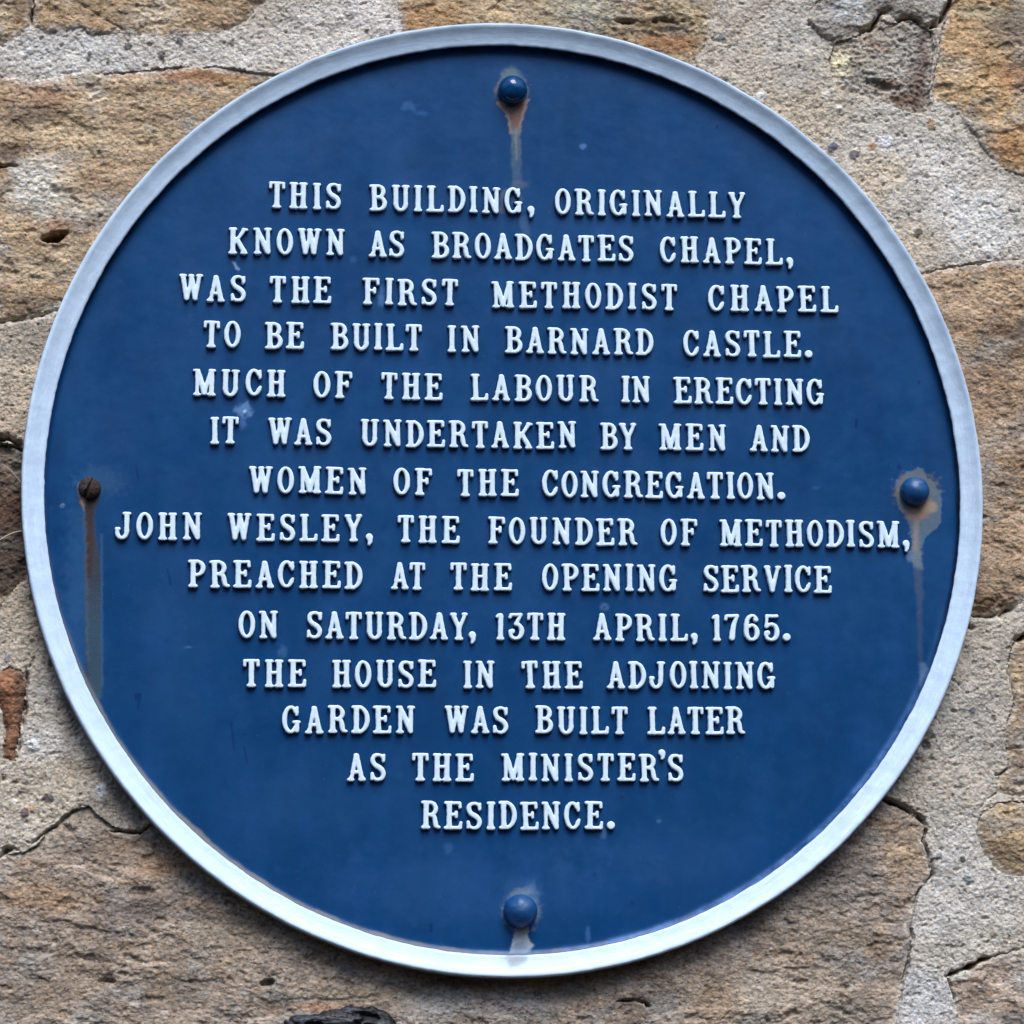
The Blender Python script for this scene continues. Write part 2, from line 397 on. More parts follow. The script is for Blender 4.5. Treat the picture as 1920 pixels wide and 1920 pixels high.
# ------------------------------------------------------------------ the stone wall
WALL_W = -43.0      # mean mortar face, layout units behind the rim face
BIG = 1500
STONES = [
 # name, label, outline in the photograph's frame, lift, edge round, edge drop, bedding angle, colours, patches
 dict(k='A', label='brown sandstone block at the top left corner', off=4, rnd=14, drop=9,
      poly=[(-BIG, -BIG), (58, -BIG), (60, 0), (56, 45), (48, 60), (30, 74), (0, 80), (-BIG, 100)],
      c=[(176, 153, 120), (146, 122, 92)], patch=[(45, 20, 25, 40, (120, 92, 66), .7)]),
 dict(k='A', label='brown sandstone block above the pale mortar band', off=4, rnd=12, drop=8,
      poly=[(60, -BIG), (760, -BIG), (500, -5), (480, 15), (463, 40), (430, 54), (395, 60), (330, 60), (280, 67), (240, 65), (225, 60), (200, 66), (172, 66), (155, 52), (110, 54), (82, 58), (66, 50), (62, 20)],
      c=[(176, 150, 116), (148, 120, 88)], patch=[(270, 28, 60, 22, (182, 168, 146), .7), (200, 20, 60, 30, (140, 112, 80), .6), (410, 40, 50, 20, (182, 146, 108), .6)]),
 dict(k='B', label='large buff sandstone block with a dark hole beside the plaque', off=6, rnd=26, drop=12,
      poly=[(-BIG, 160), (0, 142), (50, 150), (100, 145), (130, 137), (200, 136), (260, 131), (300, 127), (350, 122), (400, 124), (460, 130), (520, 138), (700, 180), (600, 420), (300, 560), (118, 573), (85, 581), (60, 590), (30, 597), (0, 601), (-BIG, 640)],
      c=[(184, 160, 126), (150, 121, 92)],
      patch=[(370, 140, 70, 15, (146, 98, 68), .9), (70, 180, 70, 24, (160, 118, 88), .7), (75, 355, 55, 55, (205, 200, 188), .75), (15, 285, 25, 20, (92, 78, 66), .85), (55, 212, 45, 22, (118, 100, 84), .7),
             (240, 300, 90, 60, (162, 134, 104), .6), (150, 260, 120, 30, (190, 165, 128), .6), (90, 565, 90, 26, (108, 90, 72), .7), (60, 500, 60, 28, (172, 152, 124), .6), (110, 425, 30, 14, (152, 108, 72), .7), (430, 150, 60, 10, (165, 125, 75), .6)]),
 dict(k='C', label='dark brown recessed stone touching the left of the plaque', off=-10, rnd=12, drop=8,
      poly=[(-BIG, 835), (0, 828), (25, 832), (45, 842), (220, 900), (180, 1050), (66, 1058), (52, 1080), (30, 1100), (0, 1140), (-BIG, 1180)],
      c=[(112, 94, 82), (74, 58, 48)], patch=[(20, 960, 40, 40, (96, 66, 54), .7), (30, 870, 30, 20, (128, 118, 106), .5), (20, 1070, 40, 30, (78, 66, 56), .8)]),
 dict(k='D', edge=1.0, label='narrow rust brown stone sliver at the left edge', off=12, rnd=14, drop=16,
      poly=[(-BIG, 1262), (0, 1256), (18, 1248), (40, 1256), (46, 1262), (47, 1290), (45, 1320), (38, 1350), (34, 1390), (29, 1426), (6, 1421), (6, 1400), (11, 1370), (5, 1340), (-2, 1318), (-BIG, 1330)],
      c=[(152, 100, 68), (116, 72, 48)], patch=[(38, 1300, 8, 60, (96, 70, 54), .75)]),  # dark patch paints the shade of the sliver's right side into its colour
 dict(k='E', label='broad brown sandstone block running below the whole plaque', off=-3, rnd=22, drop=8,
      poly=[(-BIG, 1650), (0, 1606), (18, 1598), (45, 1600), (62, 1588), (100, 1552), (145, 1517), (165, 1513), (188, 1532), (208, 1549), (240, 1557), (262, 1561), (283, 1545), (420, 1480), (900, 1580), (1240, 1640), (1300, 1690), (1560, 1540), (1640, 1500), (1662, 1497), (1690, 1510), (1734, 1538), (1740, 1556), (1733, 1575), (1745, 1610), (1750, 1643), (1728, 1668), (1718, 1700), (1708, 1735), (1712, 1760), (1708, 1800), (1695, 1850), (1688, 1900), (1680, 1960), (1640, 2200), (1640, 2900), (-BIG, 2900)],
      c=[(164, 145, 126), (136, 120, 107)],
      patch=[(240, 1705, 90, 26, (96, 86, 80), .75), (120, 1690, 60, 24, (146, 116, 86), .6), (60, 1680, 60, 30, (160, 126, 94), .6), (300, 1620, 70, 26, (166, 128, 94), .6), (330, 1850, 60, 30, (112, 98, 82), .7),
             (420, 1760, 80, 50, (160, 142, 120), .6), (100, 1860, 90, 40, (128, 110, 92), .6), (200, 1600, 60, 30, (128, 108, 90), .5),
             (1520, 1650, 110, 60, (126, 116, 106), .75), (1600, 1640, 60, 40, (116, 108, 102), .6), (1700, 1600, 36, 40, (168, 140, 108), .7), (1440, 1860, 140, 50, (164, 148, 128), .7), (1330, 1880, 40, 40, (146, 118, 92), .6),
             (720, 1872, 90, 20, (170, 150, 124), .6), (830, 1885, 60, 26, (172, 170, 166), .7), (960, 1890, 60, 24, (156, 150, 146), .6), (600, 1888, 60, 8, (166, 122, 92), .7), (1560, 1760, 90, 40, (132, 118, 102), .6), (1700, 1700, 30, 40, (150, 126, 104), .5), (1600, 1900, 70, 20, (128, 118, 106), .6)]),
 dict(k='G', label='ochre and grey sandstone block directly above the plaque', off=3, rnd=16, drop=8,
      poly=[(752, -BIG), (746, 0), (748, 30), (752, 52), (770, 120), (1000, 220), (1260, 200), (1300, 150), (1308, 126), (1302, 112), (1320, 92), (1330, 72), (1326, 50), (1338, 20), (1345, 0), (1380, -BIG)],
      c=[(172, 150, 116), (150, 128, 98)],
      patch=[(800, 30, 70, 30, (172, 128, 82), .85), (756, 40, 10, 26, (146, 92, 50), .7), (940, 20, 70, 30, (182, 154, 118), .6), (1100, 20, 70, 34, (156, 150, 132), .8), (1250, 80, 70, 20, (136, 92, 56), .9), (1290, 20, 40, 14, (176, 156, 118), .7), (1190, 50, 40, 16, (134, 112, 82), .6), (1230, 40, 60, 8, (92, 68, 46), .6)]),
 dict(k='I', edge=.45, label='small grey stone wedged at the top above a dark crack', off=9, rnd=16, drop=16,
      poly=[(1515, 35), (1530, 0), (1570, -260), (1800, -260), (1784, 0), (1768, 35), (1755, 48), (1738, 50), (1722, 38), (1700, 32), (1682, 38), (1662, 20), (1648, 28), (1635, 48), (1605, 58), (1575, 66), (1555, 74), (1535, 62)],
      c=[(168, 163, 155), (136, 132, 124)], patch=[(1590, 20, 30, 20, (186, 188, 190), .6), (1720, 20, 40, 20, (140, 132, 118), .7), (1610, 55, 40, 10, (120, 106, 86), .6)]),
 dict(k='J', edge=.4, label='rounded pebbly grey stone near the top right', off=1, rnd=50, drop=15,
      poly=[(1568, 76), (1610, 62), (1640, 48), (1655, 36), (1680, 44), (1700, 37), (1728, 46), (1750, 60), (1752, 90), (1748, 130), (1742, 160), (1746, 190), (1740, 208), (1715, 213), (1690, 205), (1672, 200), (1650, 185), (1610, 178), (1575, 167), (1560, 145), (1555, 110)],
      c=[(172, 164, 152), (138, 126, 112)],
      patch=[(1575, 112, 22, 28, (226, 208, 170), .9), (1735, 110, 16, 60, (112, 92, 86), .8), (1690, 190, 40, 16, (112, 84, 66), .85), (1660, 155, 34, 12, (98, 72, 48), .75), (1640, 130, 30, 20, (160, 158, 142), .6), (1720, 160, 20, 30, (112, 92, 80), .7)]),
 dict(k='K', label='golden ochre sandstone block at the top right corner', off=3, rnd=14, drop=7,
      poly=[(1806, -BIG), (1787, 0), (1774, 35), (1764, 60), (1759, 110), (1752, 150), (1754, 188), (1775, 194), (1800, 208), (1812, 230), (1830, 248), (1842, 275), (1860, 295), (1882, 315), (1930, 332), (2900, 700), (2900, -BIG)],
      c=[(190, 154, 108), (166, 130, 88)],
      patch=[(1905, 40, 60, 26, (112, 102, 88), .85), (1885, 70, 50, 24, (128, 110, 90), .7), (1830, 20, 40, 12, (182, 168, 134), .7), (1900, 140, 26, 20, (160, 106, 64), .7), (1880, 270, 40, 26, (166, 116, 66), .7), (1800, 150, 40, 40, (190, 158, 112), .5)]),
 dict(k='L', edge=.25, label='tall brown sandstone block at the right of the plaque', off=9, rnd=30, drop=22,
      poly=[(1560, 560), (1725, 512), (1758, 505), (1800, 497), (1850, 490), (1900, 486), (1930, 484), (2900, 440), (2900, 980), (1930, 1116), (1905, 1133), (1880, 1146), (1850, 1153), (1825, 1149), (1750, 1130), (1560, 900)],
      c=[(176, 146, 114), (138, 113, 90)],
      patch=[(1880, 540, 60, 24, (190, 160, 122), .6), (1870, 620, 40, 20, (128, 98, 70), .6), (1860, 720, 50, 40, (142, 114, 90), .6), (1880, 820, 36, 30, (172, 152, 130), .6), (1890, 900, 30, 24, (138, 112, 88), .6), (1870, 1040, 40, 40, (156, 130, 104), .6), (1865, 1125, 60, 16, (104, 80, 56), .7), (1915, 1000, 20, 60, (182, 152, 118), .5), (1910, 630, 20, 20, (88, 76, 66), .6)]),
 dict(k='N', label='light brown stone at the right edge under a small gap', off=0, rnd=12, drop=7,
      poly=[(2900, 1150), (1930, 1188), (1908, 1198), (1897, 1212), (1893, 1225), (1892, 1255), (1898, 1285), (1906, 1308), (1900, 1330), (1890, 1360), (1888, 1410), (1892, 1440), (1884, 1448), (1872, 1462), (1874, 1482), (1895, 1490), (1930, 1491), (2900, 1480)],
      c=[(178, 154, 124), (146, 122, 98)], patch=[(1905, 1270, 14, 20, (186, 160, 118), .6), (1905, 1430, 20, 20, (128, 116, 104), .6)]),
 dict(k='O', label='rounded ochre stone low on the right edge', off=3, rnd=26, drop=12,
      poly=[(1845, 1520), (1872, 1502), (1900, 1500), (1930, 1500), (2900, 1500), (2900, 1690), (1930, 1645), (1890, 1640), (1865, 1622), (1848, 1605), (1838, 1585), (1832, 1560)],
      c=[(186, 156, 118), (156, 130, 98)], patch=[(1880, 1605, 50, 28, (122, 102, 78), .85), (1850, 1575, 16, 14, (130, 108, 82), .6), (1890, 1520, 40, 14, (196, 166, 122), .6)]),
 dict(k='Q', label='pinkish brown stone at the bottom right corner', off=3, rnd=10, drop=6,
      poly=[(1776, 1832), (1800, 1819), (1830, 1807), (1858, 1798), (1890, 1786), (1930, 1775), (2900, 1700), (2900, 2900), (1810, 2900), (1797, 1940), (1796, 1900), (1790, 1870), (1782, 1850)],
      c=[(174, 154, 136), (148, 130, 114)], patch=[(1905, 1910, 30, 12, (92, 92, 94), .7), (1800, 1828, 40, 8, (182, 180, 172), .6)]),
]
MORTAR_PATCH = [  # x, y, rx, ry, colour, strength
 (120, 100, 160, 50, (190, 187, 182), .9), (400, 95, 140, 40, (192, 186, 178), .7), (640, 60, 120, 70, (192, 184, 176), .9), (700, 30, 60, 40, (198, 190, 184), .7),
 (1400, 150, 120, 120, (176, 163, 146), .8), (1500, 60, 60, 60, (178, 172, 164), .7), (1480, 240, 120, 70, (186, 168, 142), .7), (1700, 300, 130, 90, (190, 185, 178), .8), (1840, 420, 90, 70, (197, 194, 189), .9), (1640, 330, 60, 50, (190, 166, 132), .6),
 (1720, 455, 60, 40, (184, 166, 140), .6), (1490, 140, 30, 30, (164, 158, 152), .5),
 (20, 700, 90, 90, (182, 164, 138), .8), (60, 640, 80, 40, (150, 138, 124), .8), (30, 790, 60, 30, (170, 150, 124), .7), (40, 1130, 60, 60, (164, 146, 124), .8), (40, 1210, 70, 50, (172, 158, 138), .7),
 (110, 1300, 50, 50, (156, 150, 142), .8), (95, 1390, 60, 40, (184, 180, 174), .8), (70, 1490, 100, 50, (180, 166, 146), .8), (150, 1440, 60, 30, (166, 146, 122), .6), (240, 1500, 60, 60, (128, 118, 108), .8), (130, 1350, 20, 40, (118, 104, 90), .6),
 (1800, 1200, 90, 60, (158, 148, 134), .8), (1780, 1350, 110, 90, (166, 158, 148), .8), (1750, 1470, 80, 50, (164, 154, 140), .7), (1790, 1570, 60, 50, (178, 172, 164), .7), (1800, 1700, 110, 110, (182, 178, 172), .8), (1730, 1880, 50, 60, (182, 182, 183), .8), (1700, 1450, 40, 40, (138, 128, 118), .7), (1850, 1760, 60, 40, (184, 174, 158), .6),
]
CRACKS = [  # points, half width, depth
 ([(63, -60), (61, 10), (58, 28), (62, 52)], 4, 30),
 ([(-30, 312), (10, 311), (34, 310)], 3.0, 34), ([(184, 405), (194, 403)], 2.5, 16),
 ([(1608, 59), (1625, 54), (1640, 46), (1648, 30), (1656, 21), (1675, 19)], 5, 46), ([(1683, 38), (1700, 33), (1715, 35), (1730, 43)], 3.5, 30), ([(1745, 51), (1764, 40), (1775, 20), (1786, -10)], 5.5, 46),
 ([(1728, 512), (1758, 505), (1800, 497), (1850, 490), (1935, 485)], 1.5, 8), ([(1790, 1138), (1850, 1146), (1905, 1126)], 22, 15),
 ([(1815, 1152), (1850, 1157), (1880, 1149), (1905, 1138)], 4.5, 26), ([(1896, 1214), (1904, 1200), (1930, 1188)], 6, 36),
 ([(1777, 1831), (1790, 1824), (1802, 1818), (1816, 1814), (1830, 1807), (1842, 1799), (1858, 1796)], 4.2, 55), ([(1858, 1796), (1890, 1786), (1930, 1774)], 2.2, 16), ([(1776, 1833), (1784, 1850), (1792, 1878)], 2.2, 12),
 ([(-40, 822), (0, 822), (15, 820), (30, 829), (42, 840)], 7, 34),
 ([(152, 1511), (125, 1530), (103, 1549), (82, 1562), (58, 1583)], 2.8, 24), ([(-20, 1622), (0, 1606), (14, 1593), (26, 1591)], 4, 28), ([(206, 1558), (235, 1558), (262, 1562), (283, 1546)], 3, 22),
 ([(49, 1250), (50, 1290), (47, 1330), (42, 1365), (36, 1400), (30, 1428)], 4, 26), ([(53, 1252), (60, 1240), (66, 1230)], 3, 16),
 ([(1156, 1879), (1175, 1876), (1195, 1877), (1210, 1881), (1221, 1889)], 2.8, 30),
 ([(1650, 1492), (1690, 1511), (1720, 1526), (1740, 1547)], 4.5, 26), ([(1740, 1547), (1734, 1577), (1747, 1612), (1751, 1642), (1726, 1670), (1713, 1702)], 2.4, 14), ([(1712, 1745), (1714, 1765), (1705, 1810), (1693, 1852)], 2.6, 13),
 ([(1150, 38), (1200, 44), (1250, 36), (1300, 44)], 7, 14), ([(1180, 60), (1240, 66), (1300, 60)], 12, 8), ([(940, 0), (925, 14), (915, 26)], 2, 8),
 ([(-40, 606), (0, 603), (60, 594), (112, 580)], 5, 15), ([(100, 137), (135, 134), (160, 132)], 2, 6), ([(140, 0), (240, 62)], 2, 5),
 ([(1300, 108), (1310, 126)], 2.2, 8), ([(1865, 1455), (1880, 1449), (1893, 1440)], 3, 14), ([(1873, 1485), (1850, 1500), (1838, 1515)], 2.4, 10), ([(1893, 1212), (1891, 1260), (1905, 1310), (1890, 1360), (1888, 1410)], 2, 9),
 ([(1752, 62), (1756, 110), (1748, 160), (1752, 196)], 2, 6), ([(1790, 1185), (1815, 1176), (1835, 1178)], 3, 9), ([(1772, 1262), (1795, 1280), (1805, 1300)], 2.5, 7),
]
HOLES = [(103, 444, 27, 10, -14, 60), (500, 1843, 15, 7, -10, 18), (207, 1840, 14, 5, 0, 8), (1737, 1398, 9, 12, 0, 8), (1650, 158, 36, 9, 16, 9), (95, 1180, 6, 5, 0, 10), (268, 1672, 30, 10, 0, 6)]
rnd = random.Random(5)
PEB = [(172, 78, 9, (86, 84, 92)), (240, 86, 9, (84, 82, 86)), (253, 126, 9, (58, 58, 70)), (303, 101, 9, (104, 96, 94)), (338, 77, 8, (78, 80, 96)), (168, 100, 6, (92, 90, 88)), (165, 109, 5, (80, 76, 72)),
       (1354, 68, 8, (104, 116, 116)), (1463, 75, 5, (90, 90, 96)), (1485, 76, 5, (116, 122, 136)), (1332, 112, 10, (134, 116, 104)), (1562, 275, 11, (82, 86, 106)), (1603, 288, 11, (88, 82, 92)), (1637, 273, 9, (166, 112, 72)), (1662, 264, 17, (206, 204, 208)), (1748, 231, 12, (170, 140, 100)), (1598, 192, 4, (70, 62, 60)),
       (1720, 338, 4, (72, 66, 64)), (1722, 434, 9, (92, 82, 78)), (1550, 178, 9, (208, 202, 196)), (1427, 180, 12, (206, 204, 204)), (14, 1234, 8, (128, 126, 130)), (28, 1464, 6, (112, 96, 82)), (41, 1481, 8, (126, 118, 106)), (91, 1496, 11, (92, 82, 82)), (45, 1523, 10, (98, 72, 74)), (59, 1515, 7, (176, 132, 94)), (190, 1481, 13, (186, 190, 198)), (196, 1503, 7, (96, 94, 100)), (62, 1396, 13, (196, 200, 200)), (48, 1464, 6, (150, 140, 128)),
       (27, 1502, 6, (220, 214, 200)), (60, 1200, 5, (54, 50, 48)), (1805, 1611, 7, (88, 80, 76)), (1760, 1605, 8, (112, 118, 128)), (1815, 1647, 9, (104, 122, 130)), (1824, 1333, 8, (120, 126, 132)), (1738, 1398, 10, (92, 92, 98)), (1863, 1752, 8, (142, 128, 106)), (1842, 1752, 5, (100, 92, 84)), (1745, 1375, 8, (120, 114, 116)), (1575, 200, 6, (210, 205, 196)), (1795, 190, 0.1, (0, 0, 0)), (720, 62, 10, (150, 142, 138)), (688, 55, 5, (112, 84, 76)), (656, 24, 13, (164, 158, 152))]
for _ in range(900):
    PEB.append((rnd.uniform(-60, 1980), rnd.uniform(-60, 1980), rnd.uniform(1.6, 4.2), rnd.choice([(70, 68, 70), (96, 86, 78), (58, 54, 54), (214, 208, 200), (150, 118, 92), (124, 124, 128), (84, 78, 74)])))

def axis(lo, hi, step, far, fstep):
    mid = np.arange(lo, hi + 0.1, step)
    return np.concatenate([np.arange(lo - far, lo - 1, fstep), mid, np.arange(hi + fstep, hi + far, fstep)])

def build_wall():
    ua = axis(-1010, 1010, 2.0, 700, 14); va = axis(-1010, 1010, 2.0, 700, 14)
    U, V = np.meshgrid(ua, va)
    px, py = seen_at(U, V, WALL_W + 4)
    shp = px.shape
    # warped coordinates for uneven outlines
    wx = px + 6 * fbm(px, py, 46, 5, 3, .68); wy = py + 6 * fbm(px, py, 46, 5, 91, .68)
    own = np.zeros(shp, np.int16); dist = np.full(shp, -1e6)
    # mortar: lumpy, pitted
    big = fbm(px, py, 190, 3, 21); mid = fbm(px, py, 42, 4, 22, .6); fine = fbm(px, py, 9, 3, 23, .7)
    pits = np.maximum(0, fbm(px, py, 13, 2, 29) - 0.42)
    h = 6.0 * big + 3.4 * mid + 2.0 * fine - 10 * pits
    tint = np.empty(shp + (3,)); tint[:] = alb(174, 165, 153)
    cn = fbm(px, py, 70, 4, 31, .6)
    def patches(T, lst, mask=None):
        for (x, y, rx, ry, c, s) in lst:
            j = (np.abs(px - x) < rx * 2.4) & (np.abs(py - y) < ry * 2.4)
            if mask is not None: j &= mask
            if not j.any(): continue
            q = np.hypot((px[j] - x) / rx, (py[j] - y) / ry) + 0.55 * cn[j]
            k = (s * sstep(1.6, 0.35, q))[:, None]
            T[j] = T[j] * (1 - k) + alb(*(.78 * np.array(c) + .22 * np.mean(c))) * k
    patches(tint, MORTAR_PATCH)
    tint *= (1 + 0.10 * fbm(px, py, 26, 4, 33, .65))[..., None]
    msave = tint.copy()
    for k, s in enumerate(STONES):
        P = np.array(s['poly'], float)
        bb = (px > P[:, 0].min() - 40) & (px < P[:, 0].max() + 40) & (py > P[:, 1].min() - 40) & (py < P[:, 1].max() + 40)
        d = np.full(shp, -1e6); d[bb] = poly_sd(wx[bb], wy[bb], s['poly'])
        m = d > 0
        if not m.any(): continue
        own[m] = k + 1; dist[m] = d[m]
        x, y = px[m], py[m]; dd = d[m]
        ang = math.radians(rnd.uniform(2, 12))
        bx = x * math.cos(ang) + y * math.sin(ang); by = -x * math.sin(ang) + y * math.cos(ang)
        bed = fbm(bx * 0.32, by, 34, 4, 50 + k * 7, .52)          # flat-bedded sandstone faces
        lump = fbm(x, y, 150, 3, 70 + k * 7)
        chip = np.abs(fbm(x, y, 64, 4, 90 + k * 7, .55))
        grit = fbm(x, y, 8, 2, 110 + k * 7, .6)
        hh = s['off'] + 6.5 * lump + 2.6 * bed - 1.0 * np.maximum(0, .12 - chip) * 6 + 1.5 * grit
        if s['k'] == 'J': hh += 4.0 * np.abs(fbm(x, y, 11, 2, 44)) + 1.5 * grit
        if s['k'] == 'C': hh += 3.5 * fbm(x, y, 15, 3, 46)
        # broken ledges where the bed has spalled, and shallow hollows
        lg = fbm(bx * .42, by, 74, 4, 230 + k * 7, .5)
        lg2 = fbm(bx * .6, by, 40, 4, 260 + k * 7, .55)
        hh += 2.2 * (sstep(-.04, .08, lg) - .5) + 1.4 * (sstep(.10, .20, lg2) - .5)
        hh -= 4.0 * sstep(.30, .60, fbm(x, y * 1.4, 52, 3, 290 + k * 7))
        hh -= s['drop'] * s.get('edge', .6) * np.exp(-dd / s['rnd'] * 1.6)
        h[m] = hh
        c1, c2 = (alb(*(.76 * np.array(c_) + .24 * np.mean(c_))) for c_ in s['c'])
        mixn = np.clip(.5 + .75 * fbm(bx * .5, by, 60, 4, 130 + k * 7, .6), 0, 1)[:, None]
        tint[m] = c1 * (1 - mixn) + c2 * mixn
        # mottling: grey weathered skin, dark iron and soot stains, paler fresh grain
        calm = .3 if s['k'] == 'D' else 1.0
        grey = np.mean(c1) * .55 + np.mean(c2) * .45
        def mot(sz, seed, lo, hi, mul, amt, ax=.55):
            kk = (amt * calm * sstep(lo, hi, fbm(bx * ax, by, sz, 5, seed + k * 7, .6)))[:, None]
            tint[m] = tint[m] * (1 - kk) + tint[m] * np.array(mul) * kk
        gk = (.62 * calm * sstep(-.05, .40, fbm(x, y * 1.2, 105, 5, 310 + k * 7, .58)))[:, None]
        tint[m] = tint[m] * (1 - gk) + np.array([1.06, 1.0, .90]) * grey * gk
        mot(60, 330, .08, .50, (.66, .63, .62), .6)
        mot(34, 350, .18, .50, (.62, .56, .52), .5, .4)
        mot(48, 370, .08, .45, (1.30, 1.30, 1.32), .85)
        mot(44, 390, .15, .50, (1.05, .90, .74), .5, .5)
        patches(tint, s['patch'], m)
        smear = ((.15 if s['k'] == 'D' else 1.0) * sstep(13, 1, dd + 9 * fbm(x, y, 18, 3, 160 + k)) * .7)[:, None]      # mortar smeared over the arris
        tint[m] = tint[m] * (1 - smear) + msave[m] * smear
        sp = fbm(bx * .45, by, 12, 4, 150 + k * 7, .65)
        tint[m] *= (1 + 0.17 * sp + 0.14 * bed)[:, None]
    mort = own == 0
    # little stones in the mortar
    iu0 = lambda arr, c, r: (np.searchsorted(arr, c - r), np.searchsorted(arr, c + r))
    for (x, y, r, c) in PEB:
        u, v = plane_at(x, y, WALL_W + 4)
        a0, a1 = iu0(ua, u, r * 1.5 + 2); b0, b1 = iu0(va, v, r * 1.5 + 2)
        if a1 - a0 < 1 or b1 - b0 < 1: continue
        S = np.s_[b0:b1, a0:a1]
        if not mort[S].all(): continue
        ca, sa = math.cos(x), math.sin(x)
        dx, dy = U[S] - u, V[S] - v
        q = np.hypot((dx * ca + dy * sa) / r, (-dx * sa + dy * ca) / (r * .78)) + .25 * fbm(U[S], V[S], r * 1.3, 2, int(x) % 97)
        f = sstep(1.15, .8, q)
        h[S] += f * np.sqrt(np.clip(1.2 - q, 0, 1)) * min(r, 8) * .30
        tint[S] = tint[S] * (1 - .85 * f[..., None]) + alb(*(.72 * np.array(c) + .28 * np.mean(c))) * .85 * f[..., None]
    # open joints and cracks
    var = .75 + .5 * fbm(px, py, 22, 3, 171)
    for pts, wd, dp in CRACKS:
        P = np.array(pts, float)
        j = (px > P[:, 0].min() - 30) & (px < P[:, 0].max() + 30) & (py > P[:, 1].min() - 30) & (py < P[:, 1].max() + 30)
        d, t = line_d(px[j] + 2.5 * fbm(px[j], py[j], 12, 3, 181), py[j] + 2.5 * fbm(px[j], py[j], 12, 3, 191), pts)
        e = np.minimum(1, np.minimum(t, 1 - t) * 6 + .25)
        h[j] -= .85 * dp * e * np.clip(.85 + 1.1 * fbm(px[j], py[j], 30, 3, 221), .25, 1.3) * np.exp(-(d / (wd * var[j] * (.4 + .6 * e))) ** 2)
    for x, y, rx, ry, an, dp in HOLES:
        j = (np.abs(px - x) < rx * 2.5) & (np.abs(py - y) < rx * 2.5)
        ca, sa = math.cos(math.radians(an)), math.sin(math.radians(an))
        dx, dy = px[j] - x, py[j] - y
        q = np.hypot((dx * ca + dy * sa) / rx, (-dx * sa + dy * ca) / ry) + .3 * fbm(px[j], py[j], 14, 3, 201)
        h[j] -= dp * sstep(1.15, .5, q)
    # the joint line all round each stone, uneven
    near = (np.abs(dist) < 12) & (own > 0)
    h[near] -= np.clip(.9 + 3.0 * fbm(px[near], py[near], 60, 3, 211), 0, 4) * np.exp(-(dist[near] / 2.6) ** 2)
    # flatter ground behind the plaque, where it was let into the pointing
    R = np.hypot(U, V)
    lim = sstep(905, 960, R)
    h = np.where(h > 3, 3 + (h - 3) * (.35 + .65 * lim), h)
    co = xyz(U, V, WALL_W + h)
    idx = np.arange(U.size).reshape(shp)
    q = np.stack([idx[:-1, :-1], idx[:-1, 1:], idx[1:, 1:], idx[1:, :-1]], -1)
    co4 = np.stack([own[:-1, :-1], own[:-1, 1:], own[1:, 1:], own[1:, :-1]], -1)
    cown = np.sort(co4, -1)[..., 2]
    keep = R[:-1, :-1] > 800
    root = thing('stone_wall', 'rough sandstone rubble wall with pale lime mortar behind the round plaque', 'wall', (0, -WALL_W * PX, 0))
    base = np.array([0, -WALL_W * PX, 0])
    def emit(sel, name, mat, label=None):
        f = q[sel]
        if not len(f): return
        used, inv = np.unique(f.ravel(), return_inverse=True)
        mesh_obj(name, co.reshape(-1, 3)[used] - base, [inv.reshape(-1, 4)], mat, root, {'tint': tint.reshape(-1, 3)[used]}, label=label)
    emit((cown == 0) & keep, 'mortar', MAT_MORTAR, 'pale gritty lime mortar between the stones')
    for k, s in enumerate(STONES):
        emit((cown == k + 1) & keep, 'stone', MAT_STONE, s['label'])
    # black tar lump at the lower edge
    outline = [(525, 1960), (536, 1914), (560, 1906), (590, 1904), (620, 1894), (650, 1890), (700, 1891), (722, 1899), (736, 1912), (746, 1935), (744, 1990), (700, 2030), (560, 2030)]
    gx, gy = np.meshgrid(np.arange(510, 762, 2.0), np.arange(1875, 2046, 2.0))
    d = poly_sd(gx + 3 * fbm(gx, gy, 16, 3, 5), gy + 3 * fbm(gx, gy, 16, 3, 6), outline)
    u, v = plane_at(gx, gy, WALL_W)
    hh = -14 + 26 * (1 - np.exp(-np.clip(d + 6, 0, 99) / 7)) + 5 * fbm(gx * .5, gy, 22, 4, 8, .6) - 12 * sstep(.18, .42, fbm(gx * .4, gy, 22, 3, 12))* sstep(4, 16, d)
    ii = np.arange(gx.size).reshape(gx.shape)
    qq = np.stack([ii[:-1, :-1], ii[1:, :-1], ii[1:, 1:], ii[:-1, 1:]], -1)
    kk = (d[:-1, :-1] > -6)
    f = qq[kk]; used, inv = np.unique(f.ravel(), return_inverse=True)
    mesh_obj('tar_lump', (xyz(u, v, WALL_W + hh) - base).reshape(-1, 3)[used], [inv.reshape(-1, 4)], MAT_TAR, root, label='black crusted tar lump at the bottom edge')
    return root

build_wall()

# ------------------------------------------------------------------ the plaque
PLATE_W = -32.0
plaque = thing('plaque', 'round blue cast metal plaque with white rim and raised white lettering on the stone wall', 'plaque', (0, 0, 0))

# the casting is not a perfect circle: slow harmonics of the rim radius (units)
RIM_H = [(2, 0.0, 0.0), (3, 0.0, 0.0), (4, 0.0, 0.0)]
def rim_r(th):
    return 897.0 + sum(a * np.cos(k * th) + b * np.sin(k * th) for k, a, b in RIM_H)

